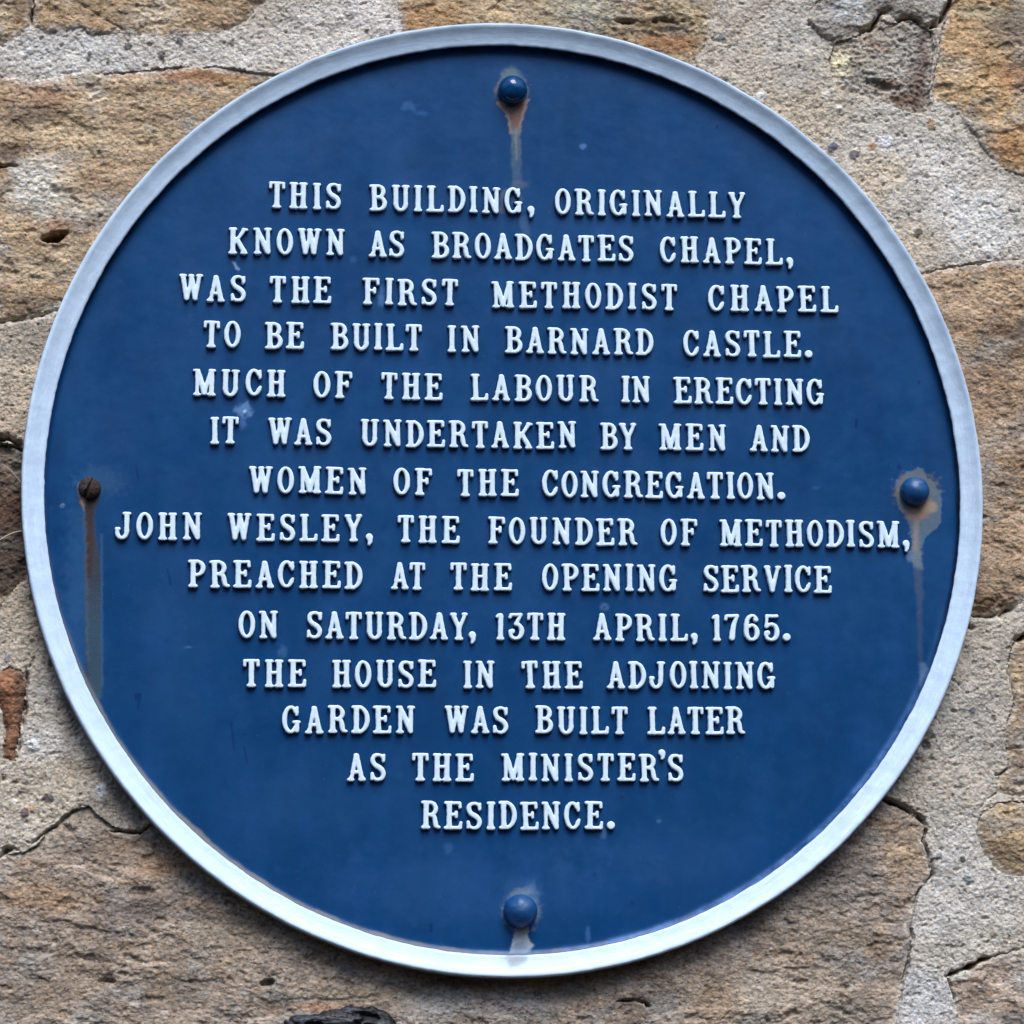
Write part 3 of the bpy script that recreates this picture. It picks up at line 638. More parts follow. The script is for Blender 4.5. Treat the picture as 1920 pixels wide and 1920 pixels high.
def build_rim():
    n = 1080
    th = np.linspace(0, 2 * math.pi, n, endpoint=False)
    prof = [(-14, -48), (.5, -47.5), (2.2, -43), (2.6, -38), (.7, -8), (-0.4, -3.5), (-2.2, -0.8), (-5.0, 0), (-9, -1.8), (-15, -5.2), (-23, -8.8), (-31, -11.4), (-36.5, -12.8), (-39.2, -13.6), (-40.6, -15.2), (-41.2, -17.4), (-42.2, -24.0), (-44.0, -33.5)]
    r0 = rim_r(th)
    cx, cy = np.cos(th) * 900, np.sin(th) * 900
    rows = []; tints = []; along = []
    for i, (dr, wl) in enumerate(prof):
        wob = .7 * fbm(cx, cy, 70, 3, 300) + .35 * fbm(cx, cy, 16, 2, 303)
        if i >= 12: wob = wob + .7 * fbm(cx, cy, 34, 3, 306) + .5 * fbm(cx, cy, 11, 2, 309)
        r = r0 + dr + wob
        ww = wl + (.7 * fbm(cx * 1.02 + i * 3, cy, 40, 3, 312) if 6 <= i <= 13 else 0)
        rows.append(xyz(r * np.cos(th), r * np.sin(th), ww))
        t = np.ones((n, 3))
        x, y = seen_at(r * np.cos(th), r * np.sin(th), wl)
        if i >= 6:
            # rusty run-off under the lowest bolt
            q = np.hypot((x - 966) / 24, (y - 1795) / 17) + .5 * fbm(x, y, 14, 3, 330)
            k = (.85 * sstep(1.25, .6, q))[:, None]
            t = t * (1 - k) + np.array([.52, .47, .42]) * k
        # grey tint on the upper outer edge
        greying = sstep(-.1, .9, np.sin(th) + .3 * np.cos(th)) * sstep(-26, -4, dr) * (.75 + .5 * fbm(cx, cy, 60, 3, 340))
        k = np.clip(.62 * greying, 0, .75)[:, None]
        t = t * (1 - k) + np.array([.42, .43, .46]) * k
        if i <= 4: t = t * np.array([.24, .22, .20])          # bare dirty edge of the casting
        if i >= 15:                                            # blue paint runs up the inner wall, shade painted near-black along its top with algae
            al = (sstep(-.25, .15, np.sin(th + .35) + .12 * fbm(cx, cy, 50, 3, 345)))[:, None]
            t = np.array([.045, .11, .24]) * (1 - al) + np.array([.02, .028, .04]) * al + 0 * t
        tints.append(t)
        along.append(np.stack([np.cos(th) * 9, np.sin(th) * 9, np.full(n, dr / 9.0)], -1))
    V_ = np.concatenate(rows); T = np.concatenate(tints)
    F = []
    for i in range(len(prof) - 1):
        a = np.arange(n) + i * n; b = (np.arange(n) + 1) % n + i * n
        F.append(np.stack([a, a + n, b + n, b], -1))
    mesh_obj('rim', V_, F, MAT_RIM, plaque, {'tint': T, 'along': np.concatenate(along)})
build_rim()

def seg_blend(T, k, c):
    return T * (1 - k[..., None]) + np.asarray(c) * k[..., None]

def paint_plate(x, y, r, th, u, v):
    """base colour and grime of the painted plate at picture positions x, y"""
    T = np.empty(x.shape + (3,)); T[:] = BLUE
    G = np.zeros(x.shape)
    n1 = fbm(u, v * .45, 130, 4, 400, .6); n2 = fbm(u, v, 38, 4, 405, .6); n3 = fbm(u, v, 13, 4, 410, .6)
    T *= (1 + .05 * n1 + .03 * n2)[..., None]
    haze = np.clip(.10 + .10 * np.clip(v / 800, -1, 1) + .16 * n1 + .10 * n2, 0, .4)
    T = seg_blend(T, haze * .35, alb(62, 108, 165)); G += haze * .3
    # chalky bloom under the wording
    for (hx, hy, rx, ry, s) in [(860, 1660, 260, 70, .10), (1250, 1600, 160, 60, .07), (560, 1500, 160, 90, .05), (330, 1180, 60, 200, .05)]:
        q = np.hypot((x - hx) / rx, (y - hy) / ry) + .8 * n2
        T = seg_blend(T, s * sstep(1.5, .2, q), alb(72, 112, 172))
    def strip(pts, c, s, soft=3.0, rough=3.0, fade=None, gr=1.0):
        nonlocal T, G
        xs = [p[0] for p in pts]; ys = [p[1] for p in pts]
        j = (x > min(xs) - 16) & (x < max(xs) + 16) & (y > min(ys) - 16) & (y < max(ys) + 16)
        if not j.any(): return
        d = poly_sd(x[j] + rough * n3[j], y[j] + rough * 1.3 * n2[j], pts)
        k = s * sstep(-soft, soft, d)
        if fade is not None: k = k * np.interp(y[j], [fade[0], fade[1]], [fade[2], fade[3]])
        k = np.clip(k * (1 + .25 * n3[j]), 0, 1)
        T[j] = seg_blend(T[j], k, alb(*c)); G[j] = np.maximum(G[j], k * gr)
    def blob(bx, by, rx, ry, c, s, rough=.35, hard=.5):
        nonlocal T, G
        j = (np.abs(x - bx) < rx * 2 + 6) & (np.abs(y - by) < ry * 2 + 6)
        if not j.any(): return
        q = np.hypot((x[j] - bx) / rx, (y[j] - by) / ry) + rough * n3[j] + rough * .6 * n2[j]
        k = s * sstep(1 + (1 - hard) * .8, 1 - (1 - hard) * .8, q)
        T[j] = seg_blend(T[j], k, alb(*c)); G[j] = np.maximum(G[j], k)
    # top bolt
    blob(959, 143, 17, 17, (92, 112, 118), .8); blob(960, 172, 30, 31, (104, 98, 92), .65, .3, .8)
    strip([(931, 190), (994, 186), (984, 212), (977, 238), (974, 252), (957, 252), (952, 222), (940, 205)], (126, 112, 106), .9, 2, 4)
    strip([(946, 196), (984, 196), (975, 226), (971, 246), (961, 246), (956, 218)], (104, 80, 72), .9, 2.5, 3)
    strip([(959, 240), (975, 240), (978, 290), (977, 345), (961, 345), (959, 290)], (84, 102, 110), .75, 3, 4, (250, 348, 1, .25))
    strip([(965, 240), (969, 240), (970, 300), (966, 300)], (128, 128, 116), .5, 2, 2)
    blob(974, 346, 13, 8, (84, 96, 108), .45, .6, .3); strip([(938, 362), (950, 355), (948, 400), (936, 402)], (92, 92, 98), .5, 4, 4); blob(970, 375, 10, 14, (80, 92, 112), .4)
    strip([(972, 405), (990, 402), (994, 440), (980, 445)], (70, 96, 128), .35, 5, 4); strip([(975, 470), (985, 470), (984, 505), (974, 500)], (70, 96, 128), .25, 5, 4)
    # rusted screw on the left
    blob(190, 903, 36, 26, (46, 84, 118), .4, .6, .1); blob(148, 1090, 24, 150, (36, 80, 122), .4, .6, .1)
    strip([(146, 905), (162, 915), (166, 952), (157, 958), (149, 935)], (150, 124, 98), .85, 3, 3)
    strip([(155, 925), (192, 918), (186, 938), (176, 960), (178, 1000), (188, 1050), (190, 1300), (162, 1300), (158, 1060), (160, 990), (158, 955)], (50, 53, 59), .88, 3, 4.5)
    strip([(160, 930), (184, 925), (174, 955), (176, 1010), (172, 1080), (163, 1080), (161, 990)], (54, 42, 40), .85, 3, 4)
    strip([(161, 1090), (188, 1090), (191, 1310), (170, 1310), (160, 1180)], (44, 70, 88), .8, 4, 2, (1080, 1180, .1, 1))
    strip([(188, 1000), (193, 1000), (194, 1290), (189, 1290)], (60, 92, 122), .35, 2, 2)
    strip([(156, 960), (161, 960), (168, 1240), (162, 1240)], (70, 92, 114), .3, 3, 4)
    # right bolt
    strip([(1681, 905), (1692, 892), (1712, 884), (1722, 878), (1736, 890), (1752, 905), (1764, 925), (1767, 960), (1764, 985), (1748, 998), (1736, 1004), (1728, 1024), (1726, 1048), (1708, 1050), (1709, 1010), (1702, 985), (1701, 962), (1686, 953), (1684, 930)], (84, 102, 116), .8, 2, 7)
    blob(1717, 922, 37, 36, (98, 95, 90), .7, .6, .6); blob(1718, 962, 20, 15, (150, 118, 100), .75, .5, .3); blob(1742, 950, 14, 12, (158, 136, 110), .6); strip([(1714, 965), (1724, 965), (1722, 1036), (1712, 1036)], (128, 116, 112), .7, 4, 4)
    strip([(1705, 1032), (1728, 1030), (1730, 1066), (1714, 1066)], (96, 110, 122), .75, 4, 6); blob(1704, 1044, 6, 10, (90, 118, 150), .6)
    strip([(1714, 1060), (1729, 1060), (1731, 1110), (1728, 1150), (1722, 1150), (1716, 1110)], (66, 78, 100), .5, 4, 4); strip([(1720, 1145), (1729, 1145), (1730, 1250), (1722, 1250)], (58, 70, 94), .45, 4, 3)
    strip([(1722, 1245), (1733, 1240), (1740, 1255), (1733, 1290), (1724, 1290)], (86, 110, 138), .5, 3, 5)
    # bottom bolt
    strip([(952, 1650), (1006, 1648), (1014, 1690), (944, 1695)], (40, 84, 132), .35, 14, 8); blob(978, 1674, 18, 9, (96, 112, 130), .7); blob(998, 1672, 12, 14, (100, 128, 158), .35, .8, .1)
    blob(977, 1708, 35, 36, (92, 110, 130), .65, .3, .7)
    strip([(964, 1736), (993, 1735), (990, 1752), (993, 1764), (1001, 1772), (992, 1784), (984, 1792), (956, 1792), (958, 1776), (962, 1762)], (136, 148, 160), .92, 2, 5); strip([(970, 1738), (989, 1738), (988, 1758), (972, 1756)], (150, 144, 136), .7, 3, 3); blob(975, 1775, 12, 7, (104, 120, 138), .6)
    # scuffs, splashes and paint runs
    strip([(436, 491), (441, 491), (449, 503), (446, 508)], (120, 150, 186), .75, 1.5, 3); blob(458, 768, 15, 13, (88, 124, 168), .7, .8, .4); blob(459, 771, 3, 3, (150, 176, 206), .8)
    blob(456, 793, 8, 10, (66, 104, 156), .5, .8, .2); blob(1133, 1138, 8, 8, (72, 104, 152), .5); blob(1133, 1139, 3, 3, (24, 50, 100), .8); blob(530, 1222, 8, 11, (56, 98, 146), .4, .8, .3); blob(662, 487, 7, 7, (46, 90, 142), .35)
    blob(1092, 274, 5, 4, (84, 124, 176), .5, .8, .3); blob(765, 200, 12, 7, (52, 96, 152), .4, .9, .2); blob(790, 212, 10, 5, (52, 96, 152), .3, .9, .2); blob(716, 560, 6, 18, (74, 112, 160), .55, .7, .2); blob(840, 1590, 7, 9, (50, 92, 142), .35, .8, .2); blob(1103, 1750, 4, 13, (60, 102, 156), .4, .8, .2); blob(1130, 1560, 8, 8, (72, 108, 152), .4, .8, .3)
    blob(117, 948, 4, 4, (120, 146, 176), .5); blob(117, 949, 2, 2, (20, 40, 80), .8); blob(352, 1214, 8, 1.5, (60, 102, 152), .5); blob(1530, 915, 9, 3, (50, 92, 146), .3); blob(1235, 1540, 4, 3, (64, 102, 150), .45)
    DK = (6, 36, 84)
    for p in ([(253, 871), (256, 871), (261, 899), (258, 899)], [(312, 1066), (315, 1066), (322, 1097), (319, 1097)], [(432, 1354), (435, 1354), (441, 1408), (438, 1408)], [(456, 1400), (459, 1400), (465, 1432), (462, 1432)],
              [(251, 1300), (265, 1300), (263, 1316), (260, 1330), (257, 1330), (258, 1314), (253, 1312)], [(1604, 785), (1608, 785), (1608, 804), (1603, 802)], [(1684, 868), (1689, 873), (1688, 880), (1683, 879)], [(806, 1732), (810, 1732), (811, 1748), (805, 1748)], [(1288, 684), (1293, 683), (1292, 688), (1287, 688)]):
        strip(p, DK, .85, 1.2, .6, None, 0)
    for bx, by in ((458, 1375), (1166, 1494), (1185, 1690), (330, 1528), (1723, 716), (1345, 236), (1660, 400)):
        blob(bx, by, 3, 4, DK, .8)
    # line of dirt lodged in the lower corner of the rim
    ed = 857 - r
    a = np.degrees(th) % 360
    amt = sstep(165, 215, a) * sstep(318, 285, a)
    wd = (3.5 + 4.5 * sstep(185, 225, a) * sstep(300, 250, a)) * (1 + .5 * fbm(u, v, 60, 3, 430) + .12 * n3)
    k = .85 * amt * sstep(wd + 2.5, wd - 2.5, ed)
    T = seg_blend(T, k, alb(104, 104, 104)); G = np.maximum(G, k)
    ar = np.sin(th + .35)  # upper rim corner: shade painted near-black into the plate, with algae
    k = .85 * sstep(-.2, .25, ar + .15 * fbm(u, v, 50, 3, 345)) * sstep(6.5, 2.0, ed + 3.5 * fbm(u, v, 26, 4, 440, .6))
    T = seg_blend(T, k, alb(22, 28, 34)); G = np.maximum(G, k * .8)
    k = .5 * sstep(255, 285, a) * sstep(350, 320, a) * sstep(16, 2, ed) * np.clip(.6 + n2, 0, 1)
    T = seg_blend(T, k, alb(96, 134, 188)); G = np.maximum(G, k * .6)
    return T, G

def build_plate():
    st = 2.0
    ax = np.arange(-864, 865, st)
    U, V = np.meshgrid(ax, ax)
    R = np.hypot(U, V); TH = np.arctan2(V, U)
    x, y = seen_at(U, V, PLATE_W)
    W = PLATE_W + .9 * fbm(U, V, 210, 3, 420) + .25 * fbm(U, V, 45, 3, 424)
    edge = rim_r(TH) - 41.0
    W = W + 14.0 * np.exp(-np.clip(edge - R, 0, 99) / 2.6)
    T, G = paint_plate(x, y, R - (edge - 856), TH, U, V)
    idx = np.arange(U.size).reshape(U.shape)
    q = np.stack([idx[:-1, :-1], idx[:-1, 1:], idx[1:, 1:], idx[1:, :-1]], -1)
    keep = (R[:-1, :-1] < edge[:-1, :-1] + 1.5)
    f = q[keep]; used, inv = np.unique(f.ravel(), return_inverse=True)
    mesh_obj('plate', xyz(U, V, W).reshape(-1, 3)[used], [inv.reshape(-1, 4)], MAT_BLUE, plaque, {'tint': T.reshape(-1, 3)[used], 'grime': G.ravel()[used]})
build_plate()

# ------------------------------------------------------------------ bolts and screw
def lathe(prof, n=64):
    th = np.linspace(0, 2 * math.pi, n, endpoint=False)
    rows = [xyz(r * np.cos(th), r * np.sin(th), h) for r, h in prof]
    V_ = np.concatenate(rows); F = []
    for i in range(len(prof) - 1):
        a = np.arange(n) + i * n; b = (np.arange(n) + 1) % n + i * n
        F.append(np.stack([a, b, b + n, a + n], -1))
    return V_, F

def bolt(px, py, r, mat, bare, seed, label):
    prof = [(r * 1.02, -3), (r * 1.02, 3), (r * 1.01, 8)]
    for k in range(1, 15):
        t = k / 14 * math.pi / 2
        prof.append((max(r * math.cos(t), .05), 9 + r * .92 * math.sin(t)))
    V_, F = lathe(prof)
    V_ = np.asarray(V_)
    x, z = V_[:, 0] / PX, V_[:, 2] / PX
    V_ = V_ + np.stack([1.0 * fbm(x, z, 22, 2, seed), -.8 * fbm(x, z, 20, 2, seed + 3), 1.0 * fbm(x, z, 22, 2, seed + 5)], -1) * PX
    T = np.ones((len(V_), 3))
    if bare:
        hgt = -V_[:, 1] / PX
        k = sstep(bare + 1.5, bare - 1.5, hgt + 2.5 * fbm(x, z, 9, 3, seed + 9))[:, None]
        T = T * (1 - k) + np.array([4.2, 1.5, .62]) * k
    u, v = plane_at(px, py, PLATE_W + 14)
    o = mesh_obj('bolt', V_, F, mat, plaque, {'tint': T}, label=label)
    o.location = (float(u) * PX, -PLATE_W * PX, float(v) * PX)

bolt(962, 167, 27.5, MAT_BOLT_GLOSS, 0, 500, 'glossy blue domed bolt at the top of the plaque')
bolt(1717, 920, 27.0, MAT_BOLT_DULL, 8, 520, 'dull blue domed bolt with bare lower edge at the right of the plaque')
bolt(977, 1708, 30.5, MAT_BOLT_DULL, 0, 540, 'dull blue domed bolt at the bottom of the plaque')

def screw():
    n = 40.0; g = np.arange(-24, 24.1, .75)
    X, Z = np.meshgrid(g, g)
    R = np.hypot(X, Z)
    H = 15 * np.sqrt(np.clip(1 - (R / 20.5) ** 2, 0, 1)) + np.where(R < 20.5, 4, -3) + 1.5 * fbm(X, Z, 9, 3, 600)
    a = math.radians(64)
    d = np.abs(-X * math.sin(a) + Z * math.cos(a))
    H = np.where(R < 21.5, H - 8 * sstep(4.2, 2.6, d), H)
    idx = np.arange(X.size).reshape(X.shape)
    q = np.stack([idx[:-1, :-1], idx[:-1, 1:], idx[1:, 1:], idx[1:, :-1]], -1)
    f = q[R[:-1, :-1] < 22]; used, inv = np.unique(f.ravel(), return_inverse=True)
    u, v = plane_at(168, 914, PLATE_W + 9)
    o = mesh_obj('screw', xyz(X, Z, H).reshape(-1, 3)[used], [inv.reshape(-1, 4)], MAT_RUST, plaque, label='rusted slotted screw head at the left of the plaque')
    o.location = (float(u) * PX, -PLATE_W * PX, float(v) * PX)
screw()

# ------------------------------------------------------------------ raised lettering: a condensed slab-serif alphabet as rounded strokes
TH_, SR = 2.2, 2.1       # thin stroke and serif radius
def S(*p): return list(p)
def st(x, r=4.3, y0=2.6, y1=47.4): return [(x, y0, r + 1.5), (x, y0 + 4, r + .5), (x, y0 + 9, r), (x, y1 - 9, r), (x, y1 - 4, r + .5), (x, y1, r + 1.5)]
def sf(xc, hw, y):
    hw = hw - .8
    return [(xc - hw + SR, y, SR), (xc + hw - SR, y, SR)]
LO, HI = 2.3, 47.7
def arc(cx, cy, rx, ry, a0, a1, thick=4.0, thin=TH_, n=18):
    out = []
    for i in range(n + 1):
        t = math.radians(a0 + (a1 - a0) * i / n)
        out.append((cx + rx * math.cos(t), cy + ry * math.sin(t), thin + (thick - thin) * abs(math.cos(t)) ** 1.3))
    return out
def spline(pts, n=7):
    out = []
    P = [pts[0]] + list(pts) + [pts[-1]]
    for i in range(1, len(P) - 2):
        p0, p1, p2, p3 = (np.array(P[i + k], float) for k in (-1, 0, 1, 2))
        for j in range(n):
            t = j / n
            out.append(tuple(.5 * ((2 * p1) + (-p0 + p2) * t + (2 * p0 - 5 * p1 + 4 * p2 - p3) * t * t + (-p0 + 3 * p1 - 3 * p2 + p3) * t ** 3)))
    out.append(tuple(map(float, pts[-1])))
    return out
def bar(x0, x1, y, r=TH_): return [(x0, y, r), (x1, y, r)]

GL = {
 'I': (16, [st(8), sf(8, 8, LO), sf(8, 8, HI)]),
 'H': (36, [st(9), st(27), sf(9, 8.2, LO), sf(9, 8.2, HI), sf(27, 8.2, LO), sf(27, 8.2, HI), bar(9, 27, 26.5)]),
 'T': (30, [st(15), sf(15, 8.6, LO), bar(3.2, 26.8, HI), [(3.2, 46.5, 2.6), (2.7, 39, 2.3)], [(26.8, 46.5, 2.6), (27.3, 39, 2.3)]]),
 'E': (33, [st(9), bar(2.2, 29, LO, 2.4), [(29.4, 3.4, 2.8), (30.4, 11.5, 2.2)], bar(2.2, 28, HI), [(28.4, 46.4, 2.7), (28.8, 40, 2.4)], bar(9, 21, 26.5), [(22, 22.5, 2.2), (22, 30.5, 2.2)]]),
 'F': (31, [st(9), sf(9, 8.6, LO), bar(2.2, 27.5, HI), [(27.8, 46.4, 2.7), (28.4, 39.5, 2.4)], bar(9, 21, 26.5), [(22, 22.5, 2.2), (22, 30.5, 2.2)]]),
 'L': (32, [st(8.8), sf(8.8, 8.4, HI), bar(2.2, 28, LO, 2.5), [(28.6, 3.4, 2.9), (29.6, 11, 2.2)]]),
 'D': (33, [st(8.6), bar(2.2, 16, LO), bar(2.2, 16, HI), arc(13, 25, 15.6, 22.7, 90, -90)]),
 'B': (32, [st(8.6), bar(2.2, 17, LO), bar(2.2, 16, HI), bar(9, 17, 26.3), arc(16, 37, 9.8, 10.7, 90, -90, 3.8), arc(16.5, 14.3, 11.4, 12.0, 90, -90, 4.0)]),
 'P': (31, [st(8.8), sf(8.8, 8.6, LO), bar(2.2, 16, HI), bar(9, 16, 23), arc(15.5, 35.4, 11.4, 12.4, 90, -90, 3.9)]),
 'R': (36, [st(8.8), sf(8.8, 8.4, LO), bar(2.2, 16, HI), bar(9, 18, 25.2), arc(15.5, 36.5, 11.0, 11.3, 90, -90, 3.8), spline([(18, 25, 2.6), (24, 21.5, 3.6), (26, 13, 4.0), (28, 5, 3.4), (33.5, 2.9, 2.1)])]),
 'O': (30, [arc(15, 25, 11.0, 22.6, 0, 360, 3.9, 2.3, 30)]),
 'C': (31, [arc(15.5, 25, 11.5, 22.6, 42, 322, 4.0, 2.4, 26), [(26.2, 34, 2.2), (26.8, 46.5, 2.0)], [(24.6, 11.1, 2.6), (26.8, 16, 2.2)], [(24, 40.2, 2.4), (26.3, 38, 2.4)]]),
 'G': (34, [arc(15.5, 25, 11.5, 22.6, 42, 318, 4.0, 2.4, 26), [(26.2, 34, 2.2), (26.8, 46.5, 2.0)], [(24, 40.2, 2.4), (26.3, 38, 2.4)], [(27, 19, 3.9), (27, 5, 3.4)], sf(26, 8, 20.6), [(24, 9.8, 2.6), (27, 8, 3)]]),
 'S': (30, [spline([(25.2, 39, 2.4), (22.2, 45.2, 2.5), (15.5, 47.6, 2.4), (8, 45, 3.2), (5.6, 37.5, 3.8), (9, 30, 4.0), (15.5, 25.6, 4.2), (22, 20.6, 4.1), (25, 13, 3.8), (22.2, 5.2, 3.1), (15, 2.5, 2.4), (8, 4.6, 2.5), (4.6, 11, 2.3)]), [(25.3, 36.5, 2.1), (26.2, 46.6, 1.9)], [(4.4, 13.4, 2.1), (3.6, 3.4, 1.9)]]),
 'U': (36, [[(8.8, 47.4, 5), (8.8, 40, 4.2), (8.8, 14, 4.1)], arc(18, 14, 9.2, 11.6, 180, 360, 3.9, 2.5), [(27.2, 14, 3.6), (27.2, 40, 3.6), (27.2, 47.4, 4.4)], sf(8.8, 8, HI), sf(27.2, 7.8, HI)]),
 'N': (35, [[(7.6, 2.6, 3.8), (7.6, 9, 2.9), (7.6, 44, 2.9)], sf(7.6, 7.3, LO), [(2.2, HI, SR), (9, HI, SR)], [(8.4, 45.5, 3.4), (14, 33, 4.3), (26.4, 5.5, 4.4)], [(27.4, 3.6, 3.4), (27.4, 41, 3.0), (27.4, 47.4, 3.8)], sf(27.4, 7.3, HI)]),
 'A': (34, [[(6.6, 2.6, 3.6), (9, 9, 2.9), (16, 45, 3.4)], [(27.6, 2.6, 4.9), (25.6, 9, 4.1), (18, 45, 3.8)], [(16.2, 46.6, 3.2), (17.8, 46.6, 3.2)], bar(9.5, 25, 15.6, 2.3), sf(6.6, 6.6, LO), sf(27.4, 6.8, LO)]),
 'W': (45, [[(7, 47, 4.6), (8.6, 40, 4.0), (14, 5, 3.9)], [(14.6, 4, 3.2), (21, 28, 3.0), (23, 45.5, 3.2)], [(22.6, 46, 3.6), (24.6, 38, 3.9), (30, 5, 3.9)], [(30.8, 4, 3.2), (36.4, 38, 2.9), (37.6, 47, 3.6)], sf(7.6, 7.2, HI), sf(38, 6.8, HI), [(20.5, 47.4, 2.4), (25.5, 47.4, 2.4)]]),
 'M': (42, [[(7.4, 2.6, 3.6), (7.4, 9, 2.8), (7.6, 44, 3)], sf(7.4, 7.2, LO), [(2.2, HI, SR), (10, HI, SR)], [(9, 45, 3.8), (13, 34, 4.3), (20.6, 5.6, 4.2)], [(20.8, 5, 3.3), (32.4, 46, 3.0)], [(34, 2.6, 5), (34, 9, 4.2), (34, 42, 4.2), (34, 47.2, 4.6)], sf(34, 7.8, LO), [(31, HI, SR), (39.6, HI, SR)]]),
 'K': (37, [st(8.6), sf(8.6, 8.2, LO), sf(8.6, 8.0, HI), [(11.5, 20, 2.6), (20, 32, 2.6), (29, 45.6, 3.2)], [(27.6, HI, SR), (34.2, 46.6, SR)], [(16.5, 28, 3.8), (29.6, 5.4, 4.3)], sf(29.6, 6.8, LO)]),
 'Y': (33, [[(6.6, 47, 4.6), (9, 40, 4.0), (16.4, 22, 4.0)], [(27.8, 47, 3.4), (25.6, 40, 2.7), (16.8, 21, 2.9)], [(16.4, 23, 4.1), (16.4, 9, 4.3), (16.4, 2.6, 5.2)], sf(6.8, 6.6, HI), sf(27.6, 5.8, HI), sf(16.4, 8.2, LO)]),
 'V': (34, [[(7, 47, 4.6), (9, 40, 4.1), (16.8, 5, 3.8)], [(28, 47, 3.4), (25.8, 40, 2.7), (17.4, 4, 3.0)], sf(7, 6.8, HI), sf(28, 6, HI)]),
 'J': (32, [[(22, 47.4, 5), (22, 40, 4.2), (22, 15, 4.0)], sf(22, 8.2, HI), arc(13.4, 14, 8.6, 11.6, 0, -165, 3.6, 2.6), [(5, 13, 2.9), (3.8, 19, 2.9), (7.4, 19, 2.9)]]),
 '1': (16, [[(9, 2.6, 5), (9, 9, 4.3), (9, 44, 4.3)], sf(9, 7.2, LO), [(9.4, 46, 3.4), (5, 45.6, 2.8), (2.4, 43, 2.2)]]),
 '3': (30, [[(4.2, 42, 2.4), (6.4, 46.8, 2.5), (24, 46.8, 2.4)], [(24.2, 46.2, 2.6), (15.6, 29.8, 2.8)], spline([(14.6, 29.4, 2.4), (21, 27.4, 3.0), (25.2, 20.6, 4.0), (25, 11.6, 4.0), (21, 5, 3.0), (14, 2.5, 2.4), (7, 5.4, 2.8), (4.6, 11.4, 3.0)]), [(5.6, 15.2, 4.3), (8.4, 16, 4.3)]]),
 '7': (29, [[(3, 40.4, 2.2), (4.6, 46.4, 2.6), (25, 46.6, 2.6)], spline([(25.4, 46, 2.6), (20, 35, 3.4), (15.4, 20, 4.6), (13.6, 5.6, 5.2)])]),
 '6': (30, [spline([(23.8, 42.4, 2.6), (19.4, 47, 2.5), (13.4, 46.6, 2.6), (7.4, 40, 3.6), (5, 25, 4.2), (5.4, 12, 4.1), (9.4, 4.6, 3.0), (15, 2.6, 2.4), (21, 5, 3.1), (24.8, 12, 4.0), (24.6, 20, 4.0), (21, 27, 3.0), (15, 29.6, 2.4), (8, 25.6, 2.4)]), [(22.6, 40.6, 4.0), (23.6, 40, 4.0)]]),
 '5': (30, [[(6.4, 46.6, 2.5), (25.4, 46.8, 2.7)], [(6.4, 46.4, 2.5), (5.2, 27, 2.5)], spline([(5.4, 27, 2.4), (11, 30.6, 2.5), (17.4, 31, 2.7), (23.4, 26.4, 3.5), (25.6, 17.4, 4.1), (24, 8.6, 3.8), (19, 3.6, 2.8), (13, 2.5, 2.4), (7, 5, 2.7), (4.6, 11, 3.0)]), [(5.6, 15, 4.2), (7.8, 15.4, 4.2)]]),
 '.': (15, [[(7.2, 7.2, 6.4), (7.6, 7.4, 6.4)]]),
 ',': (13, [[(6.8, 8.4, 5.6), (7, 8.2, 5.6)], [(8.2, 6.4, 4.2), (8.6, 0, 3.4), (6.8, -5.4, 1.8)]]),
 "'": (13, [[(6.4, 52, 5.2), (6.6, 51.8, 5.2)], [(7.6, 50, 3.8), (7.8, 44.6, 2.8), (6.6, 41.4, 1.6)]]),
}
GSTEP = 1.0
_cache = {}
def glyph_sdf(ch):
    if ch in _cache: return _cache[ch]
    wd, strokes = GL[ch]
    ys0, ys1 = (-10, 18) if ch in ',.' else ((36, 60) if ch == "'" else (-4, 54))
    gx, gy = np.meshgrid(np.arange(-4, wd + 5, GSTEP), np.arange(ys0, ys1 + .1, GSTEP))
    K = 1.8
    tot = None
    rk = 1.0 if ch in ".,'" else .88
    for s in strokes:
        d = np.full(gx.shape, 1e9)
        for (x1, y1, r1), (x2, y2, r2) in zip(s[:-1], s[1:]):
            ex, ey = x2 - x1, y2 - y1
            t = np.clip(((gx - x1) * ex + (gy - y1) * ey) / (ex * ex + ey * ey + 1e-9), 0, 1)
            d = np.minimum(d, np.hypot(gx - x1 - ex * t, gy - y1 - ey * t) - (r1 + (r2 - r1) * t) * rk)
        if tot is None: tot = d
        else:
            q = np.clip(.5 + .5 * (tot - d) / K, 0, 1)
            tot = tot * (1 - q) + d * q - K * q * (1 - q)
    if ch not in ".,'": tot = np.maximum(tot, np.abs(gy - 25) - 25.0)
    _cache[ch] = (wd, gx, gy, tot - 1.2)
    return _cache[ch]

